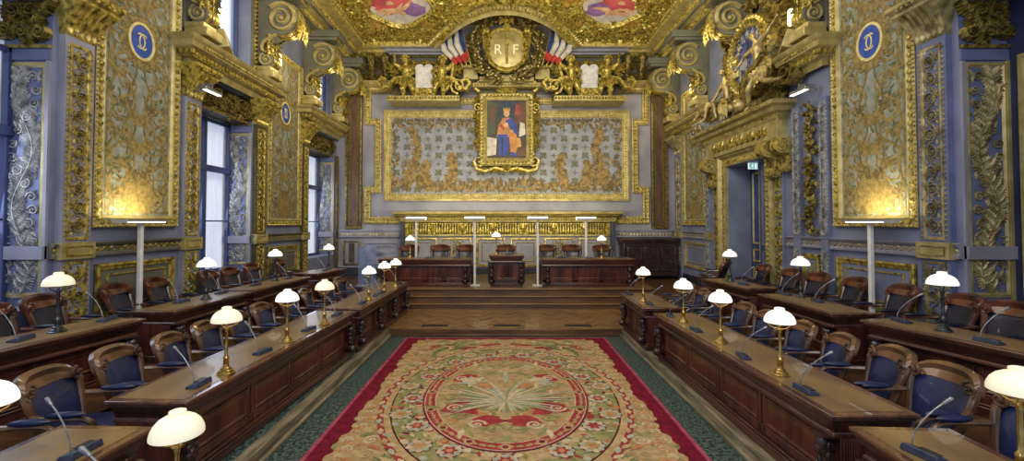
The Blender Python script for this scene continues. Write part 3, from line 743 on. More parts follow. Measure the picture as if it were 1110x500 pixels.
for P,F,nm in ((PL,FL,'left'),(PR,FR,'right')):
    m=MB(P); sp=[(0,8.3),(.2,8.32),(.24,8.45),(.6,8.5),(.64,8.62),(.9,8.7),(.95,8.86),(1.2,8.92),(1.24,9.05),(1.3,9.2),(0,9.25)]
    m.sweep([(1.5,.0),(16.5,.0)],sp,False,0)
    m.sweep([(1.5,.0),(16.5,.0)],[(.26,8.452),(.58,8.492)],False,2); m.sweep([(1.5,0),(16.5,0)],[(.66,8.63),(.89,8.695)],False,2)
    m.M=F
    m.leaves([(5,8.5),(16.4,8.5)],.13,.13,0,.07,1,.62); m.leaves([(5,8.71),(16.4,8.71)],.16,.16,0,.07,1,.93); m.leaves([(5,8.93),(16.4,8.93)],.12,.12,0,.07,1,1.22); m.beads([(5,9.12),(16.4,9.12)],.14,.05,.05,1,1.27)
    m.beads([(5,8.38),(16.4,8.38)],.12,.04,.05,1,.21)
    m.along([(5,0),(16.4,0)],.2,lambda x,y,a,l:m.box(x-.06,x+.06,8.36,8.46,.2,.4,1))
    trim(m,[GOLDP,GOLD,OLIVE],'deep stepped gilded cornice along the %s wall' % nm,'cornice')

# ceiling: flat field, carved cove with painted cartouches
CEILG=mat('ceiling_gilt_ground',S(206,170,84),S(140,104,44),.5,.3,7,bump=.3)
m=MB(); zc=10.0
m.quad((-6.4,1.5,zc),(6.4,1.5,zc),(6.4,16.6,zc),(-6.4,16.6,zc)); st(m,'ceiling',CEILG,'gilded carved ceiling','ceiling')
# far cove, plane from (y=15.9,z=9.2) to (y=13.4,z=9.95)
e=Vector((0,-2.5,.72)).normalized(); nrm=Vector((0,-.72,-2.5)).normalized(); o=Vector((0,15.95,9.0))
FC=Matrix(((1,0,0,0),(0,e.y,nrm.y,o.y),(0,e.z,nrm.z,o.z),(0,0,0,1)))
m=MB(FC)
av=lambda u:-.3 if abs(u)>2.62 else 1.9*(1-(u/2.75)**2)
cuts=[-6.3]+[-2.62+5.24*k/24 for k in range(25)]+[6.3]
for a_,b_ in zip(cuts,cuts[1:]):
    va,vb=(-.3,-.3) if abs(a_+b_)>5.4 else (av(a_),av(b_))
    if abs(a_+b_)<=5.4: va=1.9*(1-(a_/2.75)**2); vb=1.9*(1-(b_/2.75)**2)
    m.quad((a_,va,0),(b_,vb,0),(b_,2.6,0),(a_,2.6,0),0)
for a_,b_ in ((-5.6,-2.8),(2.8,5.6)): m.sweep([(a_,.0),(b_,.0)],[(0,0),(0,.08),(.1,.12),(.16,.05),(.2,0)],False,1); m.leaves([(a_,.18),(b_,.18)],.13,.15,0,.06,1,.02)
rng=random.Random(5)
for s in (1,-1):
    m.rinceau(.28,.95,s*1.9 if s>0 else -5.0,s*5.0 if s>0 else -1.9,8,.09,1,.01,swap=True,dense=9)
    for k in range(130):
        u=s*rng.uniform(1.5,5.6); v=rng.uniform(.3,2.4)
        if (abs(u-s*3.5)<1.2 and v>.95) or v<.1+1.95*(1-(u/2.75)**2): continue
        (m.acan(u,v,rng.random()*6.28,.4,.3,.09,1,.01,3,.4) if k%2 else m.spiral(u,v,rng.uniform(.14,.28),rng.random()*6.28,1.6,rng.choice((1,-1)),.07,.09,1,.01))
# segmental arch over the arms
arc=[(2.75*sin(t*pi/2/10*.92),.0+.62-.0+2.75*cos(t*pi/2/10*.92)-2.75+.95) for t in range(-10,11)]
arc=[(x,1.9*(1-(x/2.75)**2)) for x in [2.7*t/12 for t in range(-12,13)]]
m.sweep(arc[::-1],[(-.16,0),(-.16,.14),(-.06,.18),(.06,.14),(.2,.2),(.26,.08),(.26,0)],False,2); m.beads(arc,.13,.05,.05,1,.15)
m.leaves(arc,.12,.16,0,.07,1,.14)
for s in (1,-1):
    m.strip([(s*(.35+.24*t),2.2+.12*sin(t*.6)-.045*t*t*.6) for t in range(9)],.26,.2,1,.02)
    for t in range(9): m.leaf(s*(.3+.24*t),2.1+.1*sin(t)-.03*t*t,pi/2-s*.5,.4,.16,.12,1,.15)
    m.spiral(s*.55,2.25,.26,0,1.6,s,.1,.14,1,.05); m.spiral(s*2.4,1.5,.3,pi,1.6,-s,.1,.14,1,.05)
m.ball((0,2.3,.14),(.22,.22,.14),12,7,1); m.sweep([(.3*cos(k*pi/8),2.3+.3*sin(k*pi/8)) for k in range(16)],[(0,0),(0,.15),(-.08,.16),(-.1,0)],True,1)
trim(m,[CEILG,GOLD,GOLDP],'gilded carved cove above the far wall with segmental arch','ceiling cove')
# side coves
for F_,nm,sx in ((None,'left',-1),(None,'right',1)):
    e=Vector((-sx*1.9,0,.85)).normalized(); nr=Vector((-sx*.85,0,-1.9)).normalized(); o=Vector((sx*5.1,0,9.15))
    M=Matrix(((0,e.x,nr.x,o.x),(1,0,0,0),(0,e.z,nr.z,o.z),(0,0,0,1)))
    m=MB(M); m.quad((1.5,-.2,0),(16.2,-.2,0),(16.2,2.3,0),(1.5,2.3,0),0)
    m.rinceau(.1,.7,11,15.4,9,.08,1,.01,swap=True,dense=8)
    for k in range(60):
        u=rng.uniform(11.5,15.4); v=rng.uniform(.7,2.0); m.acan(u,v,rng.random()*6.28,.4,.3,.09,1,.01,3,.4)
    trim(m,[CEILG,GOLD],'gilded carved cove along the %s wall' % nm,'ceiling cove')
PRED=mat('painted_rose_drapery',S(206,96,104),S(160,58,72),.7,0,1.8,detail=6)
PVIO=mat('painted_violet_drapery',S(150,110,170),S(112,84,140),.7,0,2.4)
PCLD=mat('painted_cloud',S(214,206,196),S(170,166,170),.7,0,2.5)
PFLE=mat('painted_flesh',S(226,188,150),S(184,140,108),.7,0,4)
for s,nm in ((-1,'left'),(1,'right')):
    uc=s*3.5; vc=1.9; root=thing('ceiling_painting','rose-red painted ceiling cartouche in gilded frame, %s of the arch' % nm,'ceiling painting',FC@Vector((uc,vc,0)))
    ov=[(uc+1.02*cos(2*pi*k/40)*(1+.08*cos(8*pi*k/40)),vc+.78*sin(2*pi*k/40)*(1+.08*cos(8*pi*k/40))) for k in range(40)]
    m=MB(FC); m.sweep(ov,[(-.14,0),(-.14,.1),(-.06,.14),(0,.06),(.03,.03)],True,0); m.leaves(ov,.12,.13,0,.05,0,.08,True,-1); m.build('frame',GOLD,root)
    m=MB(FC); m.fan((uc,vc),ov,.03,0)
    m.fan((uc+s*.15,vc+.1),[(uc+s*.15+.7*cos(t*.35)*(1+.2*sin(t*3)),vc+.1+.45*sin(t*.35)*(1+.2*cos(t*2))) for t in range(18)],.034,1)
    m.fan((uc-s*.5,vc-.15),[(uc-s*.5+.38*cos(t*.35)*(1+.2*sin(t*2)),vc-.15+.3*sin(t*.35)) for t in range(18)],.037,2)
    for q in range(3): m.leaf(uc+s*.6-s*q*.3,vc-.45+q*.12,pi/2+s*1.1,.7,.16,.002,3,.04,.3)
    m.boss(uc+s*.2,vc+.1,.13,.003,3,.042,10); m.strip([(uc-.2*s,vc-.35),(uc+.3*s,vc-.1),(uc+.7*s,vc-.3)],.16,.002,3,.041); m.strip([(uc+.0,vc+.05),(uc+.35*s,vc-.02),(uc+.8*s,vc+.3)],.2,.002,1,.043)
    m.build('canvas',[PCLD,PRED,PVIO,PFLE],root)

# framed painting
root=thing('framed_painting','gold-framed painting of a seated crowned figure in blue on far wall','painting',(U0,FY-.3,4.5))
m=MB(FF); a,b,c,d=U0-1.0,U0+1.0,4.62,7.32
m.box(a+.05,b-.05,c+.05,d-.05,.13,.3,0)
m.sweep(rect(a,c,b,d),[(0,.05),(0,.34),(.06,.4),(.12,.38),(.2,.44),(.26,.4),(.31,.32)],True,0)
m.leaves(rect(a+.22,c+.22,b-.22,d-.22),.13,.16,.12,.05,1,.4,True,-1); m.beads(rect(a+.06,c+.06,b-.06,d-.06),.12,.045,.04,1,.38,True)
for s in (1,-1):
    for j in range(9):
        z=c+.5+j*.24; m.acan(U0+s*1.02,z,pi/2-s*(.6 if j%2 else -.1),.42,.3,.12,1,.2,3,s*.3)
    m.spiral(U0+s*1.02,c+.18,.26,pi/2,1.6,s,.12,.16,1,.2); m.spiral(U0+s*1.08,d-.55,.2,-pi/2,1.5,-s,.1,.14,1,.2)
    m.strip([(U0+s*1.2,c+.2),(U0+s*1.1,c-.12),(U0+s*.8,c-.2),(U0+s*.4,c-.08),(U0,c-.18)],.16,.16,1,.2)
    m.strip([(U0+s*1.0,d+.05),(U0+s*1.2,d+.2),(U0+s*1.05,d+.42),(U0+s*.7,d+.3)],.16,.16,1,.2)
    for j in range(5): m.acan(U0+s*(.15+.2*j),c-.05,-pi/2+s*.4,.26,.22,.1,1,.25)
m.rosette(U0,c-.08,.2,.14,1,.3,7); m.acan(U0,d-.1,pi/2,.5,.6,.14,1,.3,4)
m.build('frame',[GOLDP,GOLD],root)
cols=dict(bg=S(60,54,48),blue=S(40,66,160),sky=S(30,52,76),skin=S(214,168,124),ochre=S(186,128,72),red=S(150,56,50),white=S(200,196,190),brown=S(96,60,40),gold=S(200,160,70),green=S(66,74,56))
PM={k_:mat('painted_'+k_,v,tuple(x*.6 for x in v),.6,0,5,detail=6) for k_,v in cols.items()}
pk=list(PM); I={k_:i for i,k_ in enumerate(pk)}
m=MB(FF@Matrix.Translation((U0,5.97,.36)))
m.quad((-.72,-1.08,0),(.72,-1.08,0),(.72,1.08,0),(-.72,1.08,0),I['bg'])
P=lambda pts,col,w: m.fan((sum(p[0] for p in pts)/len(pts),sum(p[1] for p in pts)/len(pts)),pts,w,I[col])
P([(-.3,.4),(.35,.4),(.42,1.05),(-.3,1.05)],'sky',.002); P([(-.72,-.2),(-.42,-.2),(-.42,.95),(-.72,1.05)],'green',.002); P([(-.72,-1.0),(-.4,-.95),(-.36,-.35),(-.72,-.3)],'white',.003)
P([(.3,.2),(.72,.2),(.72,1.0),(.4,1.0),(.3,.6)],'brown',.0025); P([(.45,-.3),(.7,-.2),(.66,.2),(.5,.25)],'white',.003); P([(.2,-1.0),(.72,-1.0),(.72,-.7),(.3,-.75)],'brown',.003)
P([(.3,.55),(.5,.52),(.48,.9),(.34,.95)],'red',.004); P([(-.6,.3),(-.45,.35),(-.44,.8),(-.58,.85)],'brown',.004); P([(.3,-.3),(.5,-.35),(.55,-.65),(.4,-.68)],'gold',.004)
P([(-.3,.15),(-.12,.42),(.16,.42),(.3,.1),(.34,-.3),(-.36,-.3)],'ochre',.005); P([(-.05,.3),(.16,.42),(.34,.2),(.42,-.2),(.2,-.1)],'blue',.007)
P([(-.34,-.2),(.02,-.2),(.08,-.6),(.0,-1.0),(-.3,-.98),(-.28,-.6)],'blue',.008); P([(.08,-.2),(.36,-.2),(.42,-.6),(.34,-.9),(.14,-.85)],'ochre',.009)
P([(-.2,-.3),(-.12,-.3),(-.14,-.95),(-.2,-.95)],'sky',.01); P([(.2,-.85),(.44,-.95),(.3,-1.02),(.12,-.95)],'blue',.01)
P([(.11*cos(t*.6),.58+.14*sin(t*.6)) for t in range(11)],'skin',.011); P([(-.12,.66),(.12,.66),(.13,.8),(.06,.74),(0,.82),(-.06,.74),(-.13,.8)],'gold',.013)
P([(-.1,.2),(.04,.24),(.08,.1),(-.08,.06)],'skin',.012); P([(-.3,.12),(-.2,.18),(-.05,.02),(-.12,-.04)],'red',.012); P([(.1,-.05),(.22,-.02),(.26,-.12),(.12,-.14)],'skin',.013)
m.build('canvas',[PM[q] for q in pk],root)

# coat of arms with wreath
root=thing('coat_of_arms','gilded shield lettered R F inside a laurel wreath above the painting','coat of arms',(U0,FY-.5,7.5))
zc=8.72; W0=.95
m=MB(FF); sh=[(-.46,.6),(-.25,.68),(.25,.68),(.46,.6),(.62,.3),(.66,-.1),(.54,-.46),(.28,-.66),(0,-.72),(-.28,-.66),(-.54,-.46),(-.66,-.1),(-.62,.3)][::-1]
sh=[(U0+x,zc+y) for x,y in sh]
m.sweep(sh,[(-.1,W0-.2),(-.1,W0),(-.04,W0+.06),(.03,W0+.02),(.05,W0)],True,0)
n=len(sh); vs=[(*p,W0+.0) for p in sh]+[(U0+(p[0]-U0)*.6,zc+(p[1]-zc)*.6,W0+.07) for p in sh]+[(U0,zc,W0+.09)]
m.add(vs,[(i,(i+1)%n,n+(i+1)%n,n+i) for i in range(n)]+[(n+i,n+(i+1)%n,2*n) for i in range(n)],1)
m.build('shield',[GOLD,GOLDP],root)
def letter(ch,x,z,size,w,parent,M,material,nm='letter'):
    cu=bpy.data.curves.new('txt','FONT'); cu.body=ch; cu.size=size; cu.extrude=.02; cu.align_x='CENTER'
    o=bpy.data.objects.new('txt',cu); COL.objects.link(o); bpy.context.view_layer.update()
    me=o.to_mesh(); q=MB(M); q.add([(v.co.x+x,v.co.y+z,v.co.z+w) for v in me.vertices],[tuple(p.vertices) for p in me.polygons])
    o.to_mesh_clear(); bpy.data.objects.remove(o); bpy.data.curves.remove(cu)
    return q.build(nm,material,parent,smooth=False)
CREAM=mat('pale_gilt_lettering',S(250,244,214),S(230,220,180),.4,.1,9)
letter('R',U0-.31,zc-.22,.5,W0+.08,root,FF,CREAM); letter('F',U0+.31,zc-.22,.5,W0+.08,root,FF,CREAM)
m=MB(FF); m.tube([(U0,zc-.55,W0+.08),(U0,zc+.5,W0+.1)],.05,7); m.box(U0-.05,U0+.05,zc+.1,zc+.3,W0+.05,W0+.14); m.build('fasces',GOLD,root)
for s in (1,-1):
    m=MB(FF)
    for j in range(2):
        m.tube([(U0+s*.5,zc-.5,W0-.1),(U0+s*(.66+.08*j),zc+.1,W0-.1),(U0+s*(.72+.14*j),zc+.62,W0-.05)],[.1,.12,.06],8)
        m.ball((U0+s*(.68+.1*j),zc+.66,W0),(.09,.13,.09),8,6)
        for q in range(5): m.acan(U0+s*(.58+.08*j),zc-.4+q*.22,pi/2-s*.5,.28,.16,.08,0,W0)
    m.build('supporter',GOLD,root)
m=MB(FF); m.box(U0-.09,U0+.09,zc+.62,zc+.9,W0-.1,W0+.12); 
for q in range(4):
    a_=q*pi/2; c_,s_=cos(a_),sin(a_)
    m.add([(U0+c_*.04-s_*.04,zc+.98+s_*.04+c_*.04,W0+.1),(U0+c_*.26-s_*.16,zc+.98+s_*.26+c_*.16,W0+.1),(U0+c_*.26+s_*.16,zc+.98+s_*.26-c_*.16,W0+.1),(U0+c_*.04+s_*.04,zc+.98+s_*.04-c_*.04,W0+.1)],[(0,1,2,3)])
m.boss(U0,zc+.98,.1,.1,0,W0+.06,8); m.build('cross',GOLD,root)
rng=random.Random(9)
for s in (1,-1):
    m=MB(FF)
    for q in range(170):
        t=-pi/2+s*(.12+2.6*q/170); rr=1.12+rng.uniform(-.2,.2); x,y=U0+rr*1.06*cos(t),zc+.05+rr*.95*sin(t)
        m.leaf(x,y,t+s*(pi/2-.2)+rng.uniform(-.8,.8),.22,.1,.08,0 if q%3 else 1,W0-.2+.2*rng.random(),.3)
        if q%7==0: m.ball((x,y,W0),.05,6,4,1)
    m.tube([(U0+1.12*1.06*cos(-pi/2+s*a_),zc+.05+1.12*.95*sin(-pi/2+s*a_),W0-.2) for a_ in (.1,.5,.9,1.3,1.7,2.1,2.5)],.08,7)
    m.build('laurel_branch',[GOLD2,GOLDP],root)
m=MB(FF); m.box(U0-1.25,U0+1.25,7.5,7.66,0,.5); m.box(U0-1.0,U0+1.0,7.66,7.84,0,.62); m.box(U0-1.6,U0-1.05,7.8,8.2,0,.42); m.box(U0+1.05,U0+1.6,7.8,8.2,0,.42); m.box(U0-.6,U0+.6,7.84,8.0,0,.45)
m.sweep([(U0-1.75,8.2),(U0-1.0,8.2)],[(0,0),(0,.5),(.1,.55),(.12,0)]); m.sweep([(U0+1.0,8.2),(U0+1.75,8.2)],[(0,0),(0,.5),(.1,.55),(.12,0)])
for q in range(22): m.leaf(U0-1.15+q*.11,7.63,-pi/2,.14,.1,.06,0,.5)
m.build('bracket_shelf',GOLDP,root,bevel=.02)
FLB=mat('flag_blue',S(44,60,118),S(34,46,92),.7,0,5); FLW=mat('flag_white',S(212,208,200),S(176,172,164),.7,0,5); FLR=mat('flag_red',S(196,70,64),S(160,48,46),.7,0,5)
for s,nm in ((-1,'left'),(1,'right')):
    for j in range(3):
        x0=U0+s*(1.32+.15*j); z0=8.3; x1=U0+s*(1.62+.27*j); z1=9.5-.13*j; w=1.0-.06*j
        root=thing('tricolour_flag','furled blue white red flag %s of the wreath, %s' % (nm,('innermost','middle one','outermost')[j]),'flag',FF@Vector((x0,z0,w)),0,'flags beside the coat of arms')
        m=MB(FF); m.tube([(x0-s*.06,z0-.2,w-.05),(x1,z1,w-.05)],.022,6); m.ball((x1,z1+.06,w-.05),(.035,.09,.035),6,5); m.build('flagpole',GOLD,root)
        m=MB(FF); N=12; d=Vector((x1-x0,z1-z0)); 
        vs=[]
        for i in range(N+1):
            t=i/N; wd=.07+.32*(1-abs(t-.35)*1.1) 
            for q in range(7):
                f=q/6; px_=x0+d.x*(.97-.9*t)+s*wd*f*.9; pz_=z0+d.y*(.97-.9*t)-wd*f*.55-.1*t*f
                vs.append((px_,pz_,w+.05*sin(f*9+t*2)))
        fs=[];mi=[]
        for i in range(N):
            for q in range(6): m.add([vs[i*7+q],vs[i*7+q+1],vs[i*7+q+8],vs[i*7+q+7]],[(0,1,2,3)],(0 if q<3 else 1) if i<N-3 else 2)
        m.build('cloth',[FLB,FLW,FLR],root)

# ------------------------------------------------------------------ figures (one continuous voxel surface each)
def figure(name,label,cat,J,M,material,sc=1.,hairm=None,group=None,chub=1.,voxel=.02,hands=True,wings=False,parent_loc=None):
    """J: joints in local metres for a 1-unit figure, mapped by M"""
    m=MB(M); V=lambda k:Vector(J[k]); c=chub
    hd=V('head'); nk=V('neck'); ch=V('chest'); pv=V('pelvis'); f=Vector(J.get('face',(0,0,1))).normalized()
    upv=(hd-nk).normalized(); sd=upv.cross(f).normalized(); f=sd.cross(upv).normalized()
    hr=.066 if c<1.2 else .10
    m.ball(hd,(hr*.86,hr*1.12,hr*.95),14,10)
    m.ball(hd-upv*hr*.55+f*hr*.25,hr*.62,10,7)
    m.capsule(hd+f*hr*.86+upv*hr*.12,hd+f*hr*1.18-upv*hr*.22,hr*.09,hr*.16,6)
    for s in (1,-1):
        m.ball(hd+sd*s*hr*.9-upv*hr*.05,hr*.2,6,5); m.ball(hd+f*hr*.82+sd*s*hr*.36+upv*hr*.22,hr*.17,6,5)
    m.capsule(hd+f*hr*.84-upv*hr*.52-sd*hr*.2,hd+f*hr*.84-upv*hr*.52+sd*hr*.2,hr*.13,hr*.13,6)
    m.capsule(nk-upv*.03,hd-upv*hr*.5,.034*c,.036*c)
    tors=[(ch,.098*c),((ch*.6+pv*.4),.088*c),((ch*.3+pv*.7),.09*c),(pv,.096*c)]
    for (p,r),(q,r2) in zip(tors,tors[1:]): m.capsule(p,q,r,r2,12)
    m.capsule(nk,ch,.05*c,.1*c)
    for s in 'lr':
        sh,el,ha=V('sh'+s),V('el'+s),V('ha'+s); hp,kn,ft=V('hip'+s),V('kn'+s),V('an'+s)
        m.capsule(ch+(sh-ch)*.3,sh,.07*c,.052*c); m.capsule(sh,el,.047*c,.036*c); m.capsule(el,ha,.037*c,.024*c)
        m.capsule(hp,kn,.078*c,.052*c); m.capsule(kn,kn+(ft-kn)*.35,.05*c,.052*c); m.capsule(kn+(ft-kn)*.35,ft,.052*c,.028*c)
        td=Vector(J.get('toe'+s,(0,-.02,.1))); m.capsule(ft,ft+td,.03*c,.022*c)
        d=(ha-el).normalized(); px_=d.cross(f); px_=px_.normalized() if px_.length>.1 else sd
        m.ball(ha+d*.03,.03*c,8,6)
        for q in range(4): m.capsule(ha+d*.045+px_*(q-1.5)*.014*c,ha+d*(.10-.008*abs(q-1.2))*1.0+px_*(q-1.5)*.018*c+f*.012,.0085*c,.007*c,5)
        m.capsule(ha+d*.02+px_*.025*c,ha+d*.065+px_*.05*c,.01*c,.008*c,5)
    o0=M@Vector(J.get('base',J['pelvis']))
    o=m.build(name,material,None,loc=o0); tag(o,label,cat,group)
    r=o.modifiers.new('Remesh','REMESH'); r.mode='VOXEL'; r.voxel_size=voxel; r.use_smooth_shade=True
    s=o.modifiers.new('Smooth','SMOOTH'); s.iterations=3; s.factor=.5
    h=MB(M); rng=random.Random(len(label))
    for k in range(46):
        a=rng.random()*6.28; t=rng.random()*1.75; dv=(upv*cos(t)+(sd*cos(a)+f*sin(a))*sin(t)).normalized()
        if dv.dot(f)>.45 and dv.dot(upv)<.62: continue
        h.ball(hd+Vector(dv)*hr*1.0,hr*.24,6,4)
    h.build('hair',hairm or material,o)
    return o
PUT=dict(head=(0,.90,.06),face=(0,-.1,1),neck=(0,.78,.02),chest=(0,.66,0),pelvis=(0,.42,0),shl=(.13,.72,0),shr=(-.13,.72,0),ell=(.25,.82,.06),elr=(-.2,.58,.1),hal=(.26,1.0,.06),har=(-.12,.46,.2),
 hipl=(.07,.38,0),hipr=(-.07,.38,0),knl=(.1,.2,.1),knr=(-.12,.2,.04),anl=(.1,.03,0),anr=(-.14,.03,-.04),toel=(.02,-.01,.1),toer=(-.04,-.01,.09),base=(0,0,0))
def putto(x,flip,label,lean=0.):
    s=1.5; f=-1 if flip else 1
    M=FF@Matrix.Translation((x,7.05,.68))@Matrix.Rotation(R(lean),4,'Z')@Matrix.Diagonal((s*f,s,s,1))
    o=figure('cherub',label,'cherub sculpture',PUT,M,GOLD,group='gilded cherubs holding tablets',chub=1.35,voxel=.03)
    m=MB(M)
    m.strip([(.05,.5),(.3,.48),(.45,.3),(.62,.28),(.7,.42),(.6,.52),(.5,.45)],.14,.1,0,-.05); m.acan(.2,.6,.9,.45,.3,.1,0,-.1); m.acan(.12,.75,.3,.35,.25,.1,0,-.12)
    for k in range(6): m.leaf(-.14+.06*k,.46,-pi/2+.2*(k-2),.2,.1,.08,0,.1)
    m.build('drapery',GOLD,o)
putto(U0-3.56,True,'gilded cherub left of the left tablet, arm raised',4); putto(U0-2.44,False,'gilded cherub right of the left tablet, scrolling drapery',-6)
putto(U0+2.44,True,'gilded cherub left of the right tablet, scrolling drapery',6); putto(U0+3.56,False,'gilded cherub right of the right tablet, arm raised',-4)
for s,nm in ((-1,'left'),(1,'right')):
    x=U0+s*3.0; z=7.4; m=MB(FF); root=thing('stone_tablet','white two-lobed stone tablet held by the %s pair of cherubs' % nm,'tablet',FF@Vector((x,z,.6)))
    pts=[(x-.3,z),(x+.3,z),(x+.33,z+.75)]+[(x+.16+.16*cos(t*pi/6),z+.75+.13*sin(t*pi/6)) for t in range(7)]+[(x-.16+.16*cos(t*pi/6),z+.75+.13*sin(t*pi/6)) for t in range(7)]
    n=len(pts); m.add([(*p,.55) for p in pts]+[(*p,.66) for p in pts],[tuple(range(n,2*n)),tuple(range(n))[::-1]]+[(i,(i+1)%n,n+(i+1)%n,n+i) for i in range(n)])
    m.build('slab',STONE,root,smooth=False,bevel=.012)
    m=MB(FF); m.box(x-.34,x+.34,z-.36,z,.4,.72); m.acan(x,z-.34,pi/2,.3,.4,.1,0,.7); m.build('base',GOLD,root,bevel=.02)
    m=MB(FF); uu=sorted((U0+s*4.25,U0+s*1.7)); m.box(uu[0],uu[1],6.86,7.04,0,.95); m.box(uu[0],uu[1],7.04,7.9,0,.3,2); m.leaves([(uu[0],6.9),(uu[1],6.9)],.11,.12,0,.05,1,.95)
    for k_ in range(3): m.acan(U0+s*3.0+(k_-1)*.5,8.6,-pi/2,.5,.4,.12,1,.3)
    for q in (1.75,): m.spiral(U0+s*q,7.45,.3,-pi/2,1.6,s,.14,.2,1,.6); m.strip([(U0+s*(2.25-.05*t),7.3+.02*t*t) for t in range(9)],.16,.14,1,.6)
    trim(m,[GOLDP,GOLD,PAINTBACK],'gilded shelf carrying the %s pair of cherubs' % nm,'shelf')

# ------------------------------------------------------------------ clock group above the doorway
uc,zc,rr=10.74,6.57,.7
root=thing('wall_clock','round deep-blue wall clock in a gilded surround above the doorway','clock',FR@Vector((uc,zc,0)))
circ=lambda r,n=40:[(uc+r*cos(2*pi*k/n),zc+r*sin(2*pi*k/n)) for k in range(n)]
m=MB(FR); m.fan((uc,zc),circ(.70),.42,0); 
for k in range(12):
    a=k*pi/6; m.leaf(uc+.46*cos(a),zc+.46*sin(a),a,.1,.05,.01,1,.423)
for k in range(16):
    a=k*pi/8+.2; m.acan(uc+.60*cos(a),zc+.60*sin(a),a+1.8,.22,.18,.012,2,.423,2,.3); m.leaf(uc+.56*cos(a+.2),zc+.56*sin(a+.2),a+3,.16,.06,.01,2,.423)
m.build('dial',[mat('clock_dial_blue',S(52,66,128),S(36,46,98),.5,0,6),GOLDP,SILVER],root)
m=MB(FR); m.leaf(uc,zc,pi/2+.05,.44,.07,.012,0,.44); m.leaf(uc,zc,-pi/2+.1,.34,.09,.012,0,.44); m.boss(uc,zc,.06,.03,0,.44,10); m.build('hand',BLACK,root)
m=MB(FR); m.sweep(circ(.69),[(.0,.42),(-.03,.5),(-.1,.54),(-.14,.46),(-.22,.5),(-.28,.44),(-.32,.3),(-.32,0)],True,0)
m.leaves(circ(.83),.11,.14,0,.06,1,.48,True,-1); m.beads(circ(.75),.1,.035,.03,1,.52,True)
m.build('rim',[GOLD2,GOLD],root)
m=MB(FR)
for s in (1,-1):
    m.spiral(uc+s*1.15,zc+.95,.32,-pi/2,1.6,s,.14,.3,0,.1); m.spiral(uc+s*1.3,zc-.85,.3,pi/2,1.6,-s,.14,.3,0,.1)
    for k in range(9): m.acan(uc+s*(1.3+.1*(k%3)),zc-.9+k*.24,pi/2-s*.7,.45,.34,.16,0,.1,3,s*.3)
for k in range(9): m.acan(uc+(k-4)*.2,zc+1.2,pi/2-(k-4)*.2,.6,.36,.2,0,.15,3)
for k in range(9): m.leaf(uc+(k-4)*.22,zc-1.05-.02*(k-4)**2*.3,-pi/2+(k-4)*.12,.3,.2,.2,0,.2)
m.box(uc-.9,uc+.9,zc-1.2,zc+1.1,0,.2,0)
rng=random.Random(4)
for k in range(70): m.acan(uc+rng.uniform(-1.1,1.2),zc+rng.uniform(-1.2,1.2),rng.random()*6.28,.34,.26,.1,0,.2,3,.4)
m.build('carved_surround',GOLD2,root)
m=MB(FR); m.ball((uc+.4,5.45,.45),(.24,.2,.2),12,8); m.ball((uc+.4,5.41,.66),(.12,.1,.1),8,6)
for k in range(22): m.acan(uc+.4+.22*cos(k*.6),5.45+.2*sin(k*.6),k*.6,.26,.18,.12,0,.35,2)
m.ball((uc+.33,5.53,.64),.035,6,4); m.ball((uc+.47,5.53,.64),.035,6,4)
tag(m.build('lion_head',LIONST,None,loc=FR@Vector((uc+.4,5.25,.3))),'carved lion head on the doorway cornice below the clock','lion head')
STD=dict(head=(.02,1.62,.1),face=(.9,-.3,.3),neck=(0,1.48,.05),chest=(0,1.3,.03),pelvis=(.0,.92,.02),shl=(.17,1.42,.03),shr=(-.17,1.42,.03),ell=(.42,1.36,.1),elr=(-.42,1.5,.0),hal=(.52,1.16,.2),har=(-.7,1.58,.02),
 hipl=(.09,.88,.03),hipr=(-.09,.88,0),knl=(.26,.55,.16),knr=(-.2,.5,.1),anl=(.5,.24,.05),anr=(-.62,.32,.05),toel=(.08,-.03,.06),toer=(-.1,-.02,.05),base=(0,.2,0))
M=FR@Matrix.Translation((9.5,4.98,.74))@Matrix.Rotation(R(-10),4,'Z')@Matrix.Diagonal((1.06,1.06,1.06,1))
o=figure('statue','gilded nude male statue leaning at the right of the blue clock','statue',STD,M,LIONST,chub=1.18,voxel=.026)
m=MB(M)
for k in range(7): m.leaf(-.3+.1*k,.95,-pi/2+.25*(k-3),.42,.2,.1,0,.1,.2)
m.strip([(-.35,1.0),(-.1,.9),(.2,.92),(.4,.7),(.6,.5)],.2,.1,0,.1); m.build('drapery',GOLD2,o)
SIT=dict(head=(.0,1.0,.12),face=(-.5,-.25,.8),neck=(0,.87,.06),chest=(0,.7,.03),pelvis=(0,.36,0),shl=(.17,.8,.03),shr=(-.17,.8,.03),ell=(.3,.55,.14),elr=(-.34,.95,.08),hal=(.18,.36,.3),har=(-.22,1.18,.1),
 hipl=(.1,.33,.05),hipr=(-.1,.33,.05),knl=(.2,.34,.42),knr=(-.12,.3,.44),anl=(.16,.0,.5),anr=(-.24,-.06,.42),toel=(.02,-.05,.12),toer=(-.04,-.05,.12),base=(0,0,0))
M=FR@Matrix.Translation((12.1,5.38,.25))@Matrix.Diagonal((1.25,1.25,1.1,1))
o=figure('statue','gilded seated female statue at the left of the blue clock','statue',SIT,M,LIONST,chub=1.18,voxel=.026)
m=MB(M)
for k in range(9): m.leaf(-.25+.06*k,.38,-pi/2+.15*(k-4),.5,.16,.1,0,.25,.2)
m.build('drapery',GOLD2,o)
M=FR@Matrix.Translation((13.75,5.25,.3))@Matrix.Diagonal((1.0,1.0,1.0,1))
o=figure('statue','small gilded child statue farthest left above the doorway','statue',PUT,M,LIONST,chub=1.3,voxel=.026)

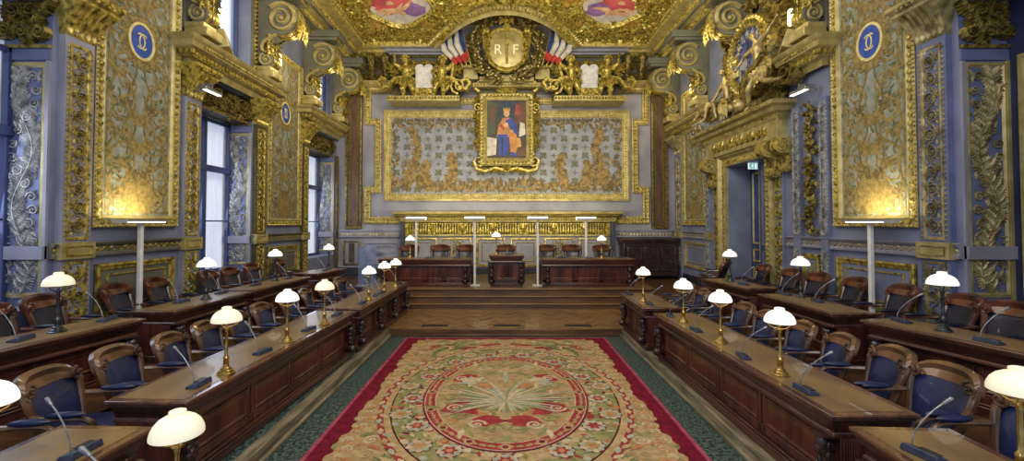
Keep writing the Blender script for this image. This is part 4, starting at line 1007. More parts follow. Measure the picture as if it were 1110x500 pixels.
# far wall: dado, balusters, cornice under tapestry
m=MB(PF); a,b=U0-3.85,U0+3.95
m.sweep([(a,0),(a,.22),(b,.22),(b,0)],[(0,2.52),(.05,2.54),(.08,2.62),(.1,2.7),(.2,2.74),(.26,2.82),(.3,2.84),(.32,2.92),(0,2.95)],False,0)
m.M=FF; m.leaves([(a,2.6),(b,2.6)],.09,.1,0,.05,1,.3); m.beads([(a-.2,2.79),(b+.2,2.79)],.08,.025,.03,1,.46)
trim(m,[GOLDP,GOLD],'gilded cornice shelf below the wide tapestry','cornice')
m=MB(FF); m.box(a,b,2.06,2.52,0,.16,1); m.box(a,b,2.02,2.08,0,.26,2); m.box(a,b,.62,2.02,0,.16,3)
nb=7; seg=(b-a)/nb
for i in range(nb+1):
    u=a+seg*i; u=min(max(u,a+.12),b-.12)
    m.box(u-.12,u+.12,2.08,2.5,.16,.3,0); m.tube([(u,2.46,.34),(u,2.34,.38),(u,2.2,.3),(u,2.1,.3)],[.08,.09,.07,.05],7,0); m.acan(u,2.45,-pi/2,.32,.2,.06,0,.36)
    if i<nb:
        for j in range(9):
            x=u+.12+(seg-.24)*(j+.5)/9
            m.M=FF@Matrix.Translation((x,2.08,.22))@Matrix(((1,0,0,0),(0,0,1,0),(0,-1,0,0),(0,0,0,1)))
            m.lathe([(.03,0),(.035,.04),(.055,.12),(.03,.22),(.022,.3),(.035,.36),(.035,.42)],6,mi=0); m.M=FF
trim(m,[GOLD,PAINTBACK,GOLDP,LILAC],'gilded miniature balustrade frieze on the far wall','balustrade')
for i in range(6):
    x0=a+.2+i*(b-a-.2)/6; x1=x0+(b-a-.2)/6-.2
    if i in (1,4):
        m=MB(FF); m.sweep(rect(x0,.9,x1,1.95),[(0,.16),(0,.2),(.04,.21),(.06,.16)],True,0); m.rinceau(x0+.35,x1-.35,1.0,1.85,3,.03,0,.17)
        m.sweep(rect(x0+.3,.95,x1-.3,1.9),[(0,.16),(0,.18),(.03,.16)],True,0)
    else:
        m=MB(FF); m.sweep(rect(x0,.9,x1,1.95),[(0,.16),(0,.21),(.05,.22),(.08,.16)],True,0); m.sweep(rect(x0+.2,1.1,x1-.2,1.78),[(0,.16),(0,.19),(.03,.16)],True,0)
    trim(m,[GOLD],'gold-edged dado panel on the far wall, %s from the left' % ('first','second','third','fourth','fifth','sixth')[i],'wall panel')
m=MB(FF); m.box(-6.3,6.3,.6,.85,0,.2); o=m.build('baseboard_back',SKIRT); struct(o); tag(o,'dark skirting along the far wall','baseboard')
for s,nm in ((-1,'left'),(1,'right')):
    m=MB(FF); uu=sorted((s*6.2,s*3.9)); m.box(uu[0],uu[1],1.98,2.2,0,.1,0); m.leaves([(uu[0],2.03),(uu[1],2.03)],.12,.1,0,.03,1,.1); m.sweep([(uu[0],2.2),(uu[1],2.2)],[(0,0),(0,.14),(.05,.14),(.06,0)],False,0)
    trim(m,[LILAC,SILVG],'carved grey rail on the far wall, %s side' % nm,'dado rail')
    m=MB(FF); uu=sorted((s*4.1+U0,s*5.35+U0)); m.quad((uu[0],.95,.02),(uu[1],.95,.02),(uu[1],1.8,.02),(uu[0],1.8,.02),0); m.sweep(rect(uu[0],.95,uu[1],1.8),[(0,0),(0,.05),(.05,.06),(.07,.02)],True,1)
    trim(m,[MARBLE,LILAC],'grey veined marble panel low on the far wall, %s side' % nm,'marble panel')
    m=MB(FF); uu=sorted((s*5.5+U0,s*6.1+U0)); m.sweep(rect(uu[0],.95,uu[1],1.85),[(0,0),(0,.05),(.04,.06),(.06,.0)],True,0); m.box(uu[0]+.2,uu[1]-.2,1.05,1.75,0,.03,1)
    trim(m,[GOLD2,PAINTBACK],'narrow gilded low panel in the far %s corner' % nm,'wall panel')
# ------------------------------------------------------------------ carpet
CP=[mat('carpet_'+n_,c1,c2,.95,0,sc,spec=.1) for n_,c1,c2,sc in (
 ('crimson',S(124,30,50),S(98,22,40),9),('ochre',S(178,152,110),S(152,126,88),12),('moss',S(150,146,96),S(116,118,76),12),('coral',S(164,68,66),S(138,50,54),12),
 ('cream',S(200,182,150),S(176,154,124),14),('olive',S(122,130,88),S(92,104,72),14),('tan',S(186,162,118),S(160,134,92),12),('sage',S(172,174,152),S(146,150,130),14),
 ('wine',S(126,44,60),S(98,30,48),12),('orange',S(188,136,92),S(160,108,70),14),('pinkedge',S(168,80,96),S(140,60,78),9))]
CR,OC,MO,CO,CM,OL,TN_,SG,WI,OR_,PK=range(11)
root=thing('carpet','large crimson-bordered floral carpet with oval medallion on the central floor','carpet',(0,6.53,0))
m=MB(); cy=6.53; HX,HY=2.16,3.17
z=lambda i:.012+i*.0009
m.box(-HX,HX,cy-HY,cy+HY,.001,.012,CR)
m.sweep(rect(-HX,cy-HY,HX,cy+HY),[(0,.0126),(.05,.0126)],True,PK)
m.sweep(rect(-HX+.3,cy-HY+.2,HX-.3,cy+HY-.2),[(0,.0126),(.015,.0126)],True,WI)
# scalloped ochre field
pts=[]; hx,hy=1.96,2.92
def edge(p,q,n,amp,ph):
    d=Vector((q[0]-p[0],q[1]-p[1])); nr=Vector((d.y,-d.x)).normalized()
    for i in range(n):
        t=i/n; s=abs(sin(t*pi*6+ph)); b=amp*(.55*s+.45*sin(pi*t)**.7+.12*abs(sin(t*pi*17)))
        pts.append((p[0]+d.x*t+nr.x*b,p[1]+d.y*t+nr.y*b))
edge((hx*.86,cy-hy),(hx*.86,cy+hy),140,.22,0); edge((hx*.86,cy+hy),(-hx*.86,cy+hy),90,.10,0); edge((-hx*.86,cy+hy),(-hx*.86,cy-hy),140,.22,0); edge((-hx*.86,cy-hy),(hx*.86,cy-hy),90,.10,0)
m.fan((0,cy),pts,z(2),OC)
rng=random.Random(21)
def quad4(fn):
    for sx in (1,-1):
        for sy in (1,-1): fn(lambda x:sx*x,lambda y:cy+sy*y,sx,sy)
def L(x,y,a,l,w_,c,lv,sx,sy,b=0.): 
    aa=math.atan2(sin(a)*sy,cos(a)*sx); m.leaf(x,y,aa,l,w_,.0,c,z(lv),b*sx*sy)
seed=[(rng.random(),rng.random(),rng.random()*6.28,rng.random()) for _ in range(420)]
def border(X,Y,sx,sy):
    for k in range(46):                              # outer acanthus edge
        y=hy*k/46; r1,r2,r3,r4=seed[k]
        m.boss(X(1.72+.13*r1),Y(y),.07+.05*r4,0,(OC,TN_,TN_,OC,MO)[k%5],z(3+k%2),9); m.spiral(X(1.70+.12*r2),Y(y),.075,r3,1.3,sx*sy,.03,0,(TN_,CM,OR_)[k%3],z(6)); L(X(1.5+.14*r1),Y(y),.6+1.1*(r2-.5),.2+.06*r4,.11,(OC,TN_,TN_,OR_,MO)[k%5],4+k%3,sx,sy,.4*(r3-3)/3)
        L(X(1.30+.12*r2),Y(y),pi-.4+1.2*(r1-.5),.22,.1,(MO,OL,TN_)[k%3],5+k%2,sx,sy)
        if k%5==2: m.spiral(X(1.5+.1*r1),Y(y),.11,0,1.5,sx*sy,.04,.0,TN_ if k%2 else CM,z(7))
    for k in range(26):
        x=1.5*k/26; r1,r2,r3,r4=seed[60+k]
        L(X(x),Y(2.58+.12*r1),pi/2+1.4*(r2-.5),.2,.12,(TN_,OC,MO,CM)[k%4],4+k%3,sx,sy,.3)
    # coral and green corner grounds, palm sheaves
    m.fan((X(1.05),Y(2.32)),[(X(1.05+.5*cos(t*.45)*(1+.2*sin(3*t))),Y(2.32+.32*sin(t*.45))) for t in range(14)],z(3),CO)
    m.fan((X(.42),Y(2.62)),[(X(.42+.34*cos(t*.45)),Y(2.62+.12*sin(t*.45)*(1+.3*sin(2*t)))) for t in range(14)],z(3),CO)
    for k in range(22):
        a=2.5-1.9*k/22;  r1,r2,r3,r4=seed[100+k]; L(X(1.42-.3*r4),Y(1.75+.05*r1),1.35+1.3*k/22,.5+.2*r2,.10,(OL,MO,OL,TN_)[k%4],8+k%4,sx,sy,.35)
        L(X(.9+.3*r4),Y(2.5),a+.8,.3+.2*r2,.085,(OL,MO,TN_)[k%3],8+k%4,sx,sy,.3)
    for k in range(78):
        r1,r2,r3,r4=seed[140+k]; x,y=1.46*r1,2.6*r2
        if (x/1.72)**2+(y/2.42)**2<1.02: continue
        L(X(x),Y(y),r3,.2+.16*r4,.09,(TN_,MO,OC,CM,OR_,OL)[k%6],6+k%3,sx,sy,.4)
quad4(border)
E=lambda a,b,n=72:[(a*cos(2*pi*k/n),cy+b*sin(2*pi*k/n)) for k in range(n)]
m.fan((0,cy),E(1.74,2.46),z(13),CO); m.fan((0,cy),E(1.66,2.38),z(14),TN_)
for k in range(104):
    a=2*pi*k/104; m.leaf(1.70*cos(a),cy+2.42*sin(a),a+pi/2+.35*(1 if k%2 else -1)+.1,.16,.075,0,(CM,SG,TN_)[k%3],z(15))
m.sweep(E(1.58,2.28),[(0,z(15)),(.02,z(15))],True,WI)
m.sweep(E(1.57,2.27),[(.0,z(15)),(.34,z(15))],True,MO)
for k in range(420):
    a=2*pi*rng.random(); t=rng.uniform(.72,.98); x,y=1.56*t*cos(a),cy+2.26*t*sin(a)
    m.leaf(x,y,rng.random()*6.28,.12,.055,0,rng.choice((OL,SG,TN_,OC,CO,WI,CM)),z(16)+.0002*(k%3),.4)
for k in range(26):
    a=2*pi*(k+.5)/26; x,y=(1.38+.07*(-1)**k)*cos(a),cy+(1.97+.1*(-1)**k)*sin(a); r=.155
    m.boss(x,y,r,.0,WI,z(18),12); m.boss(x,y,r*.86,0,SG if k%2 else TN_,z(18.6),12)
    for q in range(9): b=2*pi*q/9; m.boss(x+r*.74*cos(b),y+r*.74*sin(b),.038,0,CM if q%2 else SG,z(19),6)
    for q in range(6): m.leaf(x,y,q*pi/3,.1,.06,0,CO if k%2 else OC,z(19.6))
    m.boss(x,y,.04,0,OR_,z(20),7)
    for q in (-1,1):
        b=a+q*.13; m.boss(1.22*cos(b),cy+1.76*sin(b),.05,0,rng.choice((OR_,CM,CO)),z(18),7); m.boss(1.53*cos(b),cy+2.2*sin(b),.045,0,rng.choice((CM,OR_,SG)),z(18),7)
m.fan((0,cy),E(1.17,1.70),z(22),WI); m.fan((0,cy),E(1.14,1.67),z(22.6),CO); 
m.sweep(E(1.145,1.675),[(0,z(23)),(.014,z(23))],True,CM)
for k in range(64):
    a=2*pi*k/64; x,y=1.07*cos(a),cy+1.59*sin(a)
    if k%4==0: m.boss(x,y,.066,0,TN_,z(23.4),12); m.boss(x,y,.038,0,WI,z(24),10)
    else: m.leaf(x,y,a+pi/2,.1,.05,0,OC,z(23.4)); m.leaf(x,y,a-pi/2,.07,.05,0,OC,z(23.4))
m.sweep(E(1.0,1.51),[(0,z(23)),(.016,z(23))],True,CM)
m.fan((0,cy),E(.985,1.49),z(24),OC)
def inner(X,Y,sx,sy):
    for k in range(70):
        r1,r2,r3,r4=seed[220+k]; a=r1*pi/2; t=.45+.53*r2; L(X(.95*t*cos(a)),Y(1.43*t*sin(a)),r3,.2+.12*r4,.09,(TN_,MO,OC,CM,OR_,TN_)[k%6],25+k%3,sx,sy,.4)
    for k in range(5): a=.2+k*.3; m.spiral(X(.78*cos(a)),Y(1.18*sin(a)),.12,0,1.5,sx*sy,.045,0,(MO,CM)[k%2],z(29))
quad4(inner)
for s in (1,-1):
    m.fan((s*.55,cy-.55),[(s*(.55+.26*cos(t*.45)*(1+.35*sin(3*t))),cy-.55+.22*sin(t*.45)*(1+.3*cos(2*t))) for t in range(14)],z(28),CO)
    m.fan((s*.22,cy-.95),[(s*(.22+.2*cos(t*.45)*(1+.35*sin(3*t))),cy-.95+.16*sin(t*.45)) for t in range(14)],z(28),CO)
    m.fan((s*.6,cy+.55),[(s*(.6+.2*cos(t*.45)*(1+.3*sin(3*t))),cy+.55+.2*sin(t*.45)) for t in range(14)],z(28),CO)
m.fan((0,cy),[(.62*cos(t*.3)*(1+.1*sin(5*t*.3)),cy+.1+.78*sin(t*.3)*(1+.08*cos(6*t*.3))) for t in range(21)],z(30),MO)
m.fan((0,cy),[(.5*cos(t*.3),cy+.2+.6*sin(t*.3)) for t in range(21)],z(30.6),OC)
for k in range(44):
    a=pi*.5+(k-21.5)*.085; r1,r2,r3,r4=seed[300+k]; m.leaf(.0+.03*(r1-.5),cy-.42+.1*r4,a,.62+.5*r2,.05,0,(SG,MO,SG,CM)[k%4],z(32+k%4),.25*(1 if k<22 else -1)*-1)
for k in range(14): a=pi*1.5+(k-6.5)*.16; m.leaf(0,cy-.34,a,.42,.06,0,(SG,MO,CM)[k%3],z(33+k%2))
m.leaf(0,cy+.3,pi/2,.62,.09,0,SG,z(37))
for s in (1,-1):
    m.boss(s*.52,cy+.42,.16,0,SG,z(36),12); m.boss(s*.5,cy+.47,.1,0,CM,z(37),10)
    for q in range(7): m.leaf(s*.5,cy+.4,q*.9,.26,.09,0,(SG,CM)[q%2],z(36.5))
    m.leaf(s*.18,cy+.1,pi/2-s*.8,.4,.16,0,OR_,z(37))
o=m.build('pile',CP,root,smooth=False)
o['kind']='thing'

# ------------------------------------------------------------------ desks
DESK_IN=[]
def corbel(mb,x,y,z0,z1,mi=0):
    H=z1-z0
    mb.ball((x+.03,y,z1-.10),(.075,.065,.10),8,6,mi); mb.ball((x+.075,y,z1-.13),(.04,.04,.05),7,5,mi)
    mb.ball((x,y,z0+H*.55),(.05,.055,.12),8,6,mi); mb.ball((x+.025,y,z0+H*.36),(.05,.05,.08),8,6,mi); mb.ball((x+.05,y,z0+.07),(.075,.06,.07),8,6,mi)
    for k in range(5):
        for s in (1,-1): mb.ball((x+.03,y+s*.045,z0+H*(.2+.15*k)),(.03,.025,.05),6,4,mi)
    mb.box(x-.05,x+.06,y-.07,y+.07,z0,z0+.03,mi); mb.box(x-.05,x+.09,y-.075,y+.075,z1-.02,z1,mi)
def desk(name,label,near,far,zf,h=.8,dep=.74,side=1,panels=4,corb=None,group=None,rz=None,loc=None,L=None,relief=False):
    if rz is None:
        d=Vector((far[0]-near[0],far[1]-near[1])); L=d.length; a=math.atan2(-d.x,d.y)
        if side>0: loc=(near[0],near[1],zf); rz=a
        else: loc=(far[0],far[1],zf); rz=a+pi
    root=thing(name,label,'desk',(0,0,0),0,group)
    m=MB(); m.box(-dep,0,0,L,h-.035,h); m.box(-dep+.015,-.018,.018,L-.018,h-.06,h-.035); m.build('tabletop',EDGE,root,bevel=.01)
    m=MB(); m.box(-dep+.07,-.07,.07,L-.07,h-.002,h+.003); m.build('leather_inlay',TOP,root)
    m=MB(); P=[(-.03,h-.06),(-.035,h-.09),(-.06,h-.12),(-.075,h-.17),(-.06,h-.19),(-.06,h-.21),(-.10,h-.22)]
    m.M=Matrix(((1,0,0,0),(0,1,0,0),(0,0,1,0),(0,0,0,1)))
    m.sweep([(-dep+.05,L),(0,L),(0,0),(-dep+.05,0)][::-1],[(-o if False else -o,z_) for o,z_ in P],False,0)
    m.build('frieze_moulding',WOODH,root,bevel=.004)
    m=MB(); zt=h-.2; zb=.13; x=-.12
    m.box(x-.03,x-.015,.08,L-.08,zb,zt,1)
    n=panels; w=(L-.5)/n if not relief else (L-.3)
    y0=.25 if not relief else .15
    m.box(x-.02,x,.06,L-.06,zt-.06,zt); m.box(x-.02,x,.06,L-.06,zb,zb+.09)
    for i in range(n+1):
        yy=y0+w*i
        if i in (0,n): m.box(x-.02,x,yy-.17 if i==0 else yy-.04,yy+.04 if i==0 else yy+.17,zb,zt)
        else: m.box(x-.02,x,yy-.065,yy-.012,zb,zt); m.box(x-.02,x,yy+.012,yy+.065,zb,zt); m.box(x-.03,x-.012,yy-.02,yy+.02,zb,zt,1)
    m.build('front_panel',[WOODD if relief else WOOD,WOOD],root,bevel=.006)
    for i in range(n):
        q=MB(); ya,yb=y0+w*i+.07,y0+w*(i+1)-.07; za,zc_=zb+.11,zt-.08
        M=Matrix(((0,0,1,x-.012),(1,0,0,0),(0,1,0,0),(0,0,0,1))); q.M=M
        q.sweep(rect(ya,za,yb,zc_),[(0,0),(0,.012),(.012,.014),(.03,0),(.04,.002)],True,0); q.quad((ya+.03,za+.03,.001),(yb-.03,za+.03,.001),(yb-.03,zc_-.03,.001),(ya+.03,zc_-.03,.001))
        if relief:
            for s in (1,-1):
                for k in range(3): q.spiral((ya+yb)/2+s*.13,za+.1+k*.12,.07,0,1.5,s,.025,.02,0,.003); q.acan((ya+yb)/2,za+.06+k*.12,pi/2-s*.6,.16,.1,.02,0,.003)
        q.build('raised_panel',WOOD,root)
    m=MB(); m.box(-dep+.1,-.07,.05,L-.05,0,.10); m.box(-.14,-.085,.06,L-.06,.10,.13); m.build('plinth',WOODH,root,bevel=.012)
    for yy in (.06,L-.06-.04):
        m=MB(); m.box(-dep+.06,-.12,yy,yy+.04,.08,h-.2)
        for k in range(6): m.box(-.26+k*.022,-.25+k*.022,yy-.008,yy+.048,.14,h-.22)
        m.box(-.28,-.1,yy-.012,yy+.052,.08,.14); m.build('end_panel',WOOD,root,bevel=.004)
    for yy in (corb if corb is not None else (.17,L-.17)):
        m=MB(); corbel(m,-.075,yy,.10,h-.2); m.build('carved_corbel',WOODD,root)
    root.location=loc; root.rotation_euler=(0,0,rz)
    return root
g='front desks facing the carpet'
desk('council_desk','long dark mahogany front desk on the left, four panels, beside the carpet',(-2.76,3.86),(-2.63,7.87),.15,panels=4,corb=(.14,3.87),group=g)
desk('council_desk','far left front desk with three lamps, ending at the podium steps',(-2.60,8.04),(-2.53,11.8),.15,panels=3,corb=(.17,1.33,2.45,3.6),group=g)
desk('council_desk','nearest left front desk, cut by the bottom edge of the photo',(-2.74,1.75),(-2.68,3.42),.15,panels=2,group=g)
desk('council_desk','long dark mahogany front desk on the right, four panels, beside the carpet',(2.62,3.6),(2.54,7.69),.15,side=-1,panels=4,corb=(.14,3.95),group=g)
desk('council_desk','short far right front desk with one lamp near the podium steps',(2.5,8.13),(2.53,9.91),.15,side=-1,panels=2,group=g)
desk('council_desk','nearest right front desk, cut by the bottom edge of the photo',(2.53,1.75),(2.62,3.43),.15,side=-1,panels=2,group=g)
g='rear desks along the walls'
desk('council_desk','nearest rear desk by the left wall, at the left photo edge',(-5.02,3.7),(-4.72,5.86),.5,h=.75,dep=.68,panels=2,group=g)
desk('council_desk','second rear desk by the left wall, in front of the middle window',(-4.68,6.3),(-4.62,8.14),.5,h=.75,dep=.68,panels=2,group=g)
desk('council_desk','third rear desk by the left wall, below the far left tapestry',(-4.64,8.25),(-4.54,10.38),.5,h=.75,dep=.68,panels=2,group=g)
desk('council_desk','farthest rear desk by the left wall, below the far window',(-4.62,10.95),(-4.38,12.28),.5,h=.75,dep=.68,panels=1,group=g)
desk('council_desk','nearest rear desk by the right wall, at the right photo edge',(5.1,3.6),(4.59,5.78),.5,h=.75,dep=.68,side=-1,panels=2,group=g)
desk('council_desk','middle rear desk by the right wall, between the other two',(4.5,6.14),(4.46,7.89),.5,h=.75,dep=.68,side=-1,panels=2,group=g)
desk('council_desk','farthest rear desk by the right wall, in front of the doorway',(4.57,8.46),(4.41,10.04),.5,h=.75,dep=.68,side=-1,panels=2,group=g)
g='desks on the podium'
desk('podium_desk','long podium desk left of the lectern, below the far wall',0,0,0,h=.83,dep=.75,panels=4,corb=(.16,2.58),group=g,rz=-pi/2,loc=(-3.76,13.0,.615),L=2.76)
desk('podium_desk','long podium desk right of the lectern, below the far wall',0,0,0,h=.83,dep=.75,panels=3,corb=(.20,2.6),group=g,rz=-pi/2,loc=(1.04,13.0,.615),L=2.8)
desk('lectern_desk','small central podium desk with carved front panel below the painting',0,0,0,h=.94,dep=.7,panels=1,corb=(.09,.97),group=None,rz=-pi/2,loc=(-.5,12.98,.615),L=1.06,relief=True)

# ------------------------------------------------------------------ chairs
def make_chair(kind,name,label,group):
    root=thing(name,label,'armchair',(0,0,0),0,group)
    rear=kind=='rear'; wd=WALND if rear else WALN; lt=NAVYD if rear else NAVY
    X=lambda y,z_: -.23-.20*max(0,(z_-.42))/.55+.11*(y/.34)**2
    if rear: half=[(.235,.44),(.255,.6),(.275,.76),(.30,.9),(.285,.985),(.2,1.02),(.1,1.035),(0,1.04)]
    else: half=[(.22,.40),(.26,.52),(.29,.66),(.31,.79),(.285,.90),(.20,.955),(.1,.972),(0,.975)]
    hp=smooth_path(half,4); outl=hp+[(-y,z_) for y,z_ in hp[::-1][1:]]
    kz=.70 if rear else .82
                                                 # side stiles
    zc=.84 if rear else .8
    for s in (1,-1):
        m=MB(); q=[(X(y,z_),s*(y-.025),z_) for y,z_ in hp if z_<zc+.06]; m.tube(q,[.036]*len(q),8,0,.8)
        m.build('back_stile',wd,root)
    m=MB()                                       # crest: broad curved band with rolled ends
    top=[(y,z_) for y,z_ in outl if z_>zc]; n=len(top); dep_=.17 if rear else .135
    vs=[]
    for y,z_ in top:
        t=abs(y)/.32; yi=y*.86; zi=z_-dep_*(1-.35*t*t); xf=X(y,z_)
        vs+= [(xf-.045,y,z_-.01),(xf-.0,y*1.0,z_+.012),(xf+.045,y*.97,z_-.015),(xf+.035,(y+yi)/2,(z_+zi)/2),(X(yi,zi)+.045,yi,zi),(X(yi,zi)-.02,yi,zi)]
    fs=[]
    for i in range(n-1):
        for k in range(6): fs.append((i*6+k,i*6+(k+1)%6,(i+1)*6+(k+1)%6,(i+1)*6+k))
    fs+=[tuple(range(6)),tuple(range((n-1)*6,n*6))[::-1]]; m.add(vs,fs,0)
    crest=m.build('crest_rail',wd,root)
    for s in (1,-1):
        q=MB(); yc,zc2=(.245,.905) if rear else (.255,.86); pts=[]
        for i in range(15):
            t=i/14; a=pi/2+s*2*pi*1.4*t; r=.062*(1-.75*t); pts.append((X(yc,zc2)+.055+.02*t,s*yc+r*cos(a),zc2+r*sin(a)))
        q.tube(pts,[.016*(1-.3*i/14) for i in range(15)],6); q.ball((X(yc,zc2)+.07,s*yc,zc2),.018,6,4); q.build('volute',wd,crest)
    # upholstered back
    m=MB()
    if rear: o2=[(.20,.47),(.215,.62),(.225,.78),(.22,.85),(.19,.87),(.1,.875),(0,.88)]
    else: o2=[(.19,.43),(.225,.54),(.245,.68),(.245,.78),(.215,.835),(.14,.858),(0,.865)]
    h2=smooth_path(o2,3); ol=h2+[(-y,z_) for y,z_ in h2[::-1][1:]]; n=len(ol); zc3=.66; vs=[];fs=[]
    for sc,b in ((1.03,-.02),(1.03,.01),(.95,.035),(.7,.05),(.35,.055)):
        for y,z_ in ol: yy=y*sc; zz=zc3+(z_-zc3)*sc; vs.append((X(yy,zz)+b,yy,zz))
    vs.append((X(0,zc3)+.056,0,zc3)); e=len(vs)-1; vs.append((X(0,zc3)-.02,0,zc3)); e2=e+1
    for r_ in range(4):
        for k in range(n): j=(k+1)%n; fs.append((r_*n+k,r_*n+j,(r_+1)*n+j,(r_+1)*n+k))
    for k in range(n): j=(k+1)%n; fs+=[(4*n+k,4*n+j,e),(j,k,e2)]
    m.add(vs,fs); m.build('back_pad',lt,root,sharp=60)
    m=MB(); N=24; vs=[];fs=[]                    # seat
    sh=lambda a,sx_,sy_:(sx_*math.copysign(abs(cos(a))**.5,cos(a)),sy_*math.copysign(abs(sin(a))**.5,sin(a)))
    for sc,z_ in ((.92,.37),(1,.39),(1,.44),(.94,.475),(.6,.495),(.01,.5)):
        for k in range(N): x_,y_=sh(2*pi*k/N,.27*sc,.275*sc); vs.append((x_+.03,y_,z_))
    for r_ in range(5):
        for k in range(N): j=(k+1)%N; fs.append((r_*N+k,r_*N+j,(r_+1)*N+j,(r_+1)*N+k))
    fs.append(tuple(range(N))[::-1]); m.add(vs,fs); m.build('seat',lt,root)
    m=MB(); m.box(-.24,.28,-.26,.26,.32,.385); m.build('seat_rail',wd,root,bevel=.015)
    for s in (1,-1):
        m=MB(); pts=smooth_path([(X(.3,.66),s*.285,.665),(-.14,s*.312,.655),(.05,s*.318,.65),(.17,s*.31,.63),(.22,s*.30,.57),(.2,s*.29,.46),(.2,s*.27,.36)],4)
        m.tube(pts,[.026+.004*sin(i*.5) for i in range(len(pts))],8,0,.85); arm=m.build('arm',wd,root)
        q=MB(); q.ball((.03,s*.318,.682),(.15,.036,.03),12,8); q.build('arm_pad',lt,arm)
    for sx_ in (1,-1):
        for s in (1,-1):
            m=MB()
            if sx_>0: m.tube([(.21,s*.235,.34),(.22,s*.24,.26),(.215,s*.24,.12),(.22,s*.24,0)],[.034,.03,.022,.02],8)
            else: m.tube([(-.2,s*.22,.34),(-.22,s*.22,.2),(-.27,s*.22,0)],[.03,.026,.02],8)
            m.build('leg',wd,root)
    return root
ROWS=[('front',-1,'left front row',-3.86,.15,[3.34,4.14,4.86,5.58,6.26,6.96,7.66,8.55,9.4,10.35,11.2]),
      ('front',1,'right front row',3.80,.15,[3.42,4.18,4.86,5.56,6.24,6.96,7.68,8.6,9.3,10.1]),
      ('rear',-1,'left rear row by the wall',-5.84,.5,[4.72,5.36,6.0,7.08,7.9,9.1,9.78,10.6,12.0]),
      ('rear',1,'right rear row by the wall',5.84,.5,[4.78,5.42,6.08,7.0,7.9,8.62,9.42,10.5])]
protos={}
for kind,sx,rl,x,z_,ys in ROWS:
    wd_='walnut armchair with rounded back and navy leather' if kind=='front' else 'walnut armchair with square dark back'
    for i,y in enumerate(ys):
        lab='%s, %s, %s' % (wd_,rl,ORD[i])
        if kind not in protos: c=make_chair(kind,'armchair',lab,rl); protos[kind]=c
        else: c=copy_tree(protos[kind])
        rg=random.Random(i*7+sx); c['label']=lab; c['group']='armchairs of the '+rl
        xx=x
        if kind=='rear' and y>8.3: xx=x-sx*.12
        c.location=(xx+rg.uniform(-.02,.02),y,z_); c.rotation_euler=(0,0,(0 if sx<0 else pi)+R(rg.uniform(-7,7)+(sx*-6 if kind=='front' else sx*-5)))
        sc=1.04 if kind=='front' and i<3 else 1.0
        c.scale=(sc,sc,sc)
PX=[(-3.2,'left end of the left podium desk'),(-2.13,'behind the middle of the left podium desk'),(-1.32,'right end of the left podium desk'),(.0,'behind the central lectern desk'),(1.38,'left end of the right podium desk'),(2.16,'behind the middle of the right podium desk'),(3.22,'right end of the right podium desk')]
for i,(x,l) in enumerate(PX):
    c=copy_tree(protos['rear']); c['label']='squared dark leather armchair on the podium, '+l; c['group']='armchairs on the podium'
    c.location=(x,14.3,.62); c.rotation_euler=(0,0,-pi/2+R((-4,3,-3,0,4,-3,3)[i])); c.scale=(1.06,1.12,1.12)
for i,(x,y,rz) in enumerate(((5.3,11.45,2.4),(5.7,12.3,2.6))):
    c=copy_tree(protos['rear']); c['label']='dark armchair standing apart beyond the farthest right rear desk, '+('nearer one','farther one')[i]; c['group']='chairs standing by the doorway'
    c.location=(x,y,.5); c.rotation_euler=(0,0,rz)

# ------------------------------------------------------------------ table lamps
def make_lamp(metal,shade,dark=False):
    root=thing('table_lamp','','table lamp')
    m=MB(); m.lathe([(.085,0),(.085,.012),(.07,.02),(.066,.035),(.05,.045),(.046,.06),(.03,.07),(.026,.09)],20); m.build('base',metal,root)
    m=MB()
    if dark: m.lathe([(.024,.085),(.03,.10),(.036,.13),(.026,.16),(.018,.175),(.02,.2),(.016,.22),(.016,.42),(.022,.44),(.016,.46),(.012,.5)],14)
    else: m.lathe([(.022,.085),(.028,.10),(.026,.15),(.03,.16),(.026,.17),(.015,.19),(.0145,.42),(.02,.44),(.012,.46),(.012,.5)],14)
    m.build('stem',metal,root)
    m=MB()
    for k in range(3):
        a=2*pi*k/3+.5; m.tube([(0,0,.47),(.05*cos(a),.05*sin(a),.475),(.10*cos(a),.10*sin(a),.50),(.128*cos(a),.128*sin(a),.535)],.006,6)
    m.lathe([(.03,.455),(.034,.465),(.03,.475)],12); n=24
    m.tube([(.13*cos(2*pi*k/n),.13*sin(2*pi*k/n),.533) for k in range(n+1)],.006,6); m.build('gallery',metal,root)
    m=MB(); m.lathe([(.143,.535),(.1425,.55),(.138,.572),(.124,.603),(.10,.63),(.07,.648),(.05,.655),(.046,.662),(.046,.678),(.03,.685),(.004,.687)],28,cap=False); m.build('lamp_shade',shade,root)
    return root
LP={}
def lamp(x,y,z_,label,metal,shade,group,dark=False,s=1.,lz=None):
    key=(metal.name,shade.name)
    if key in LP: o=copy_tree(LP[key])
    else: o=LP[key]=make_lamp(metal,shade,dark)
    o.location=(x,y,z_); o['label']=label; o['group']=group; o.scale=(s,s,s); o.rotation_euler=(0,0,x*3+y)
    return o
Z1,Z2=.953,1.253
g='brass lamps on the front desks'
for (x,y),l,sh in zip([(-2.88,4.6),(-2.85,5.81),(-2.77,6.81),(-2.75,8.95),(-2.74,10.05),(-2.68,10.83)],['brass lamp with cream dome on the long left front desk, nearest of its three','brass lamp with white dome on the long left front desk, middle of its three','brass lamp with cream dome on the long left front desk, farthest of its three','brass lamp on the far left front desk, nearest of its three','brass lamp on the far left front desk, middle of its three','brass lamp on the far left front desk, farthest of its three'],[SHADEY,SHADE,SHADEY,SHADE,SHADE,SHADE]):
    lamp(x,y,Z1,l,BRASS,sh,g)
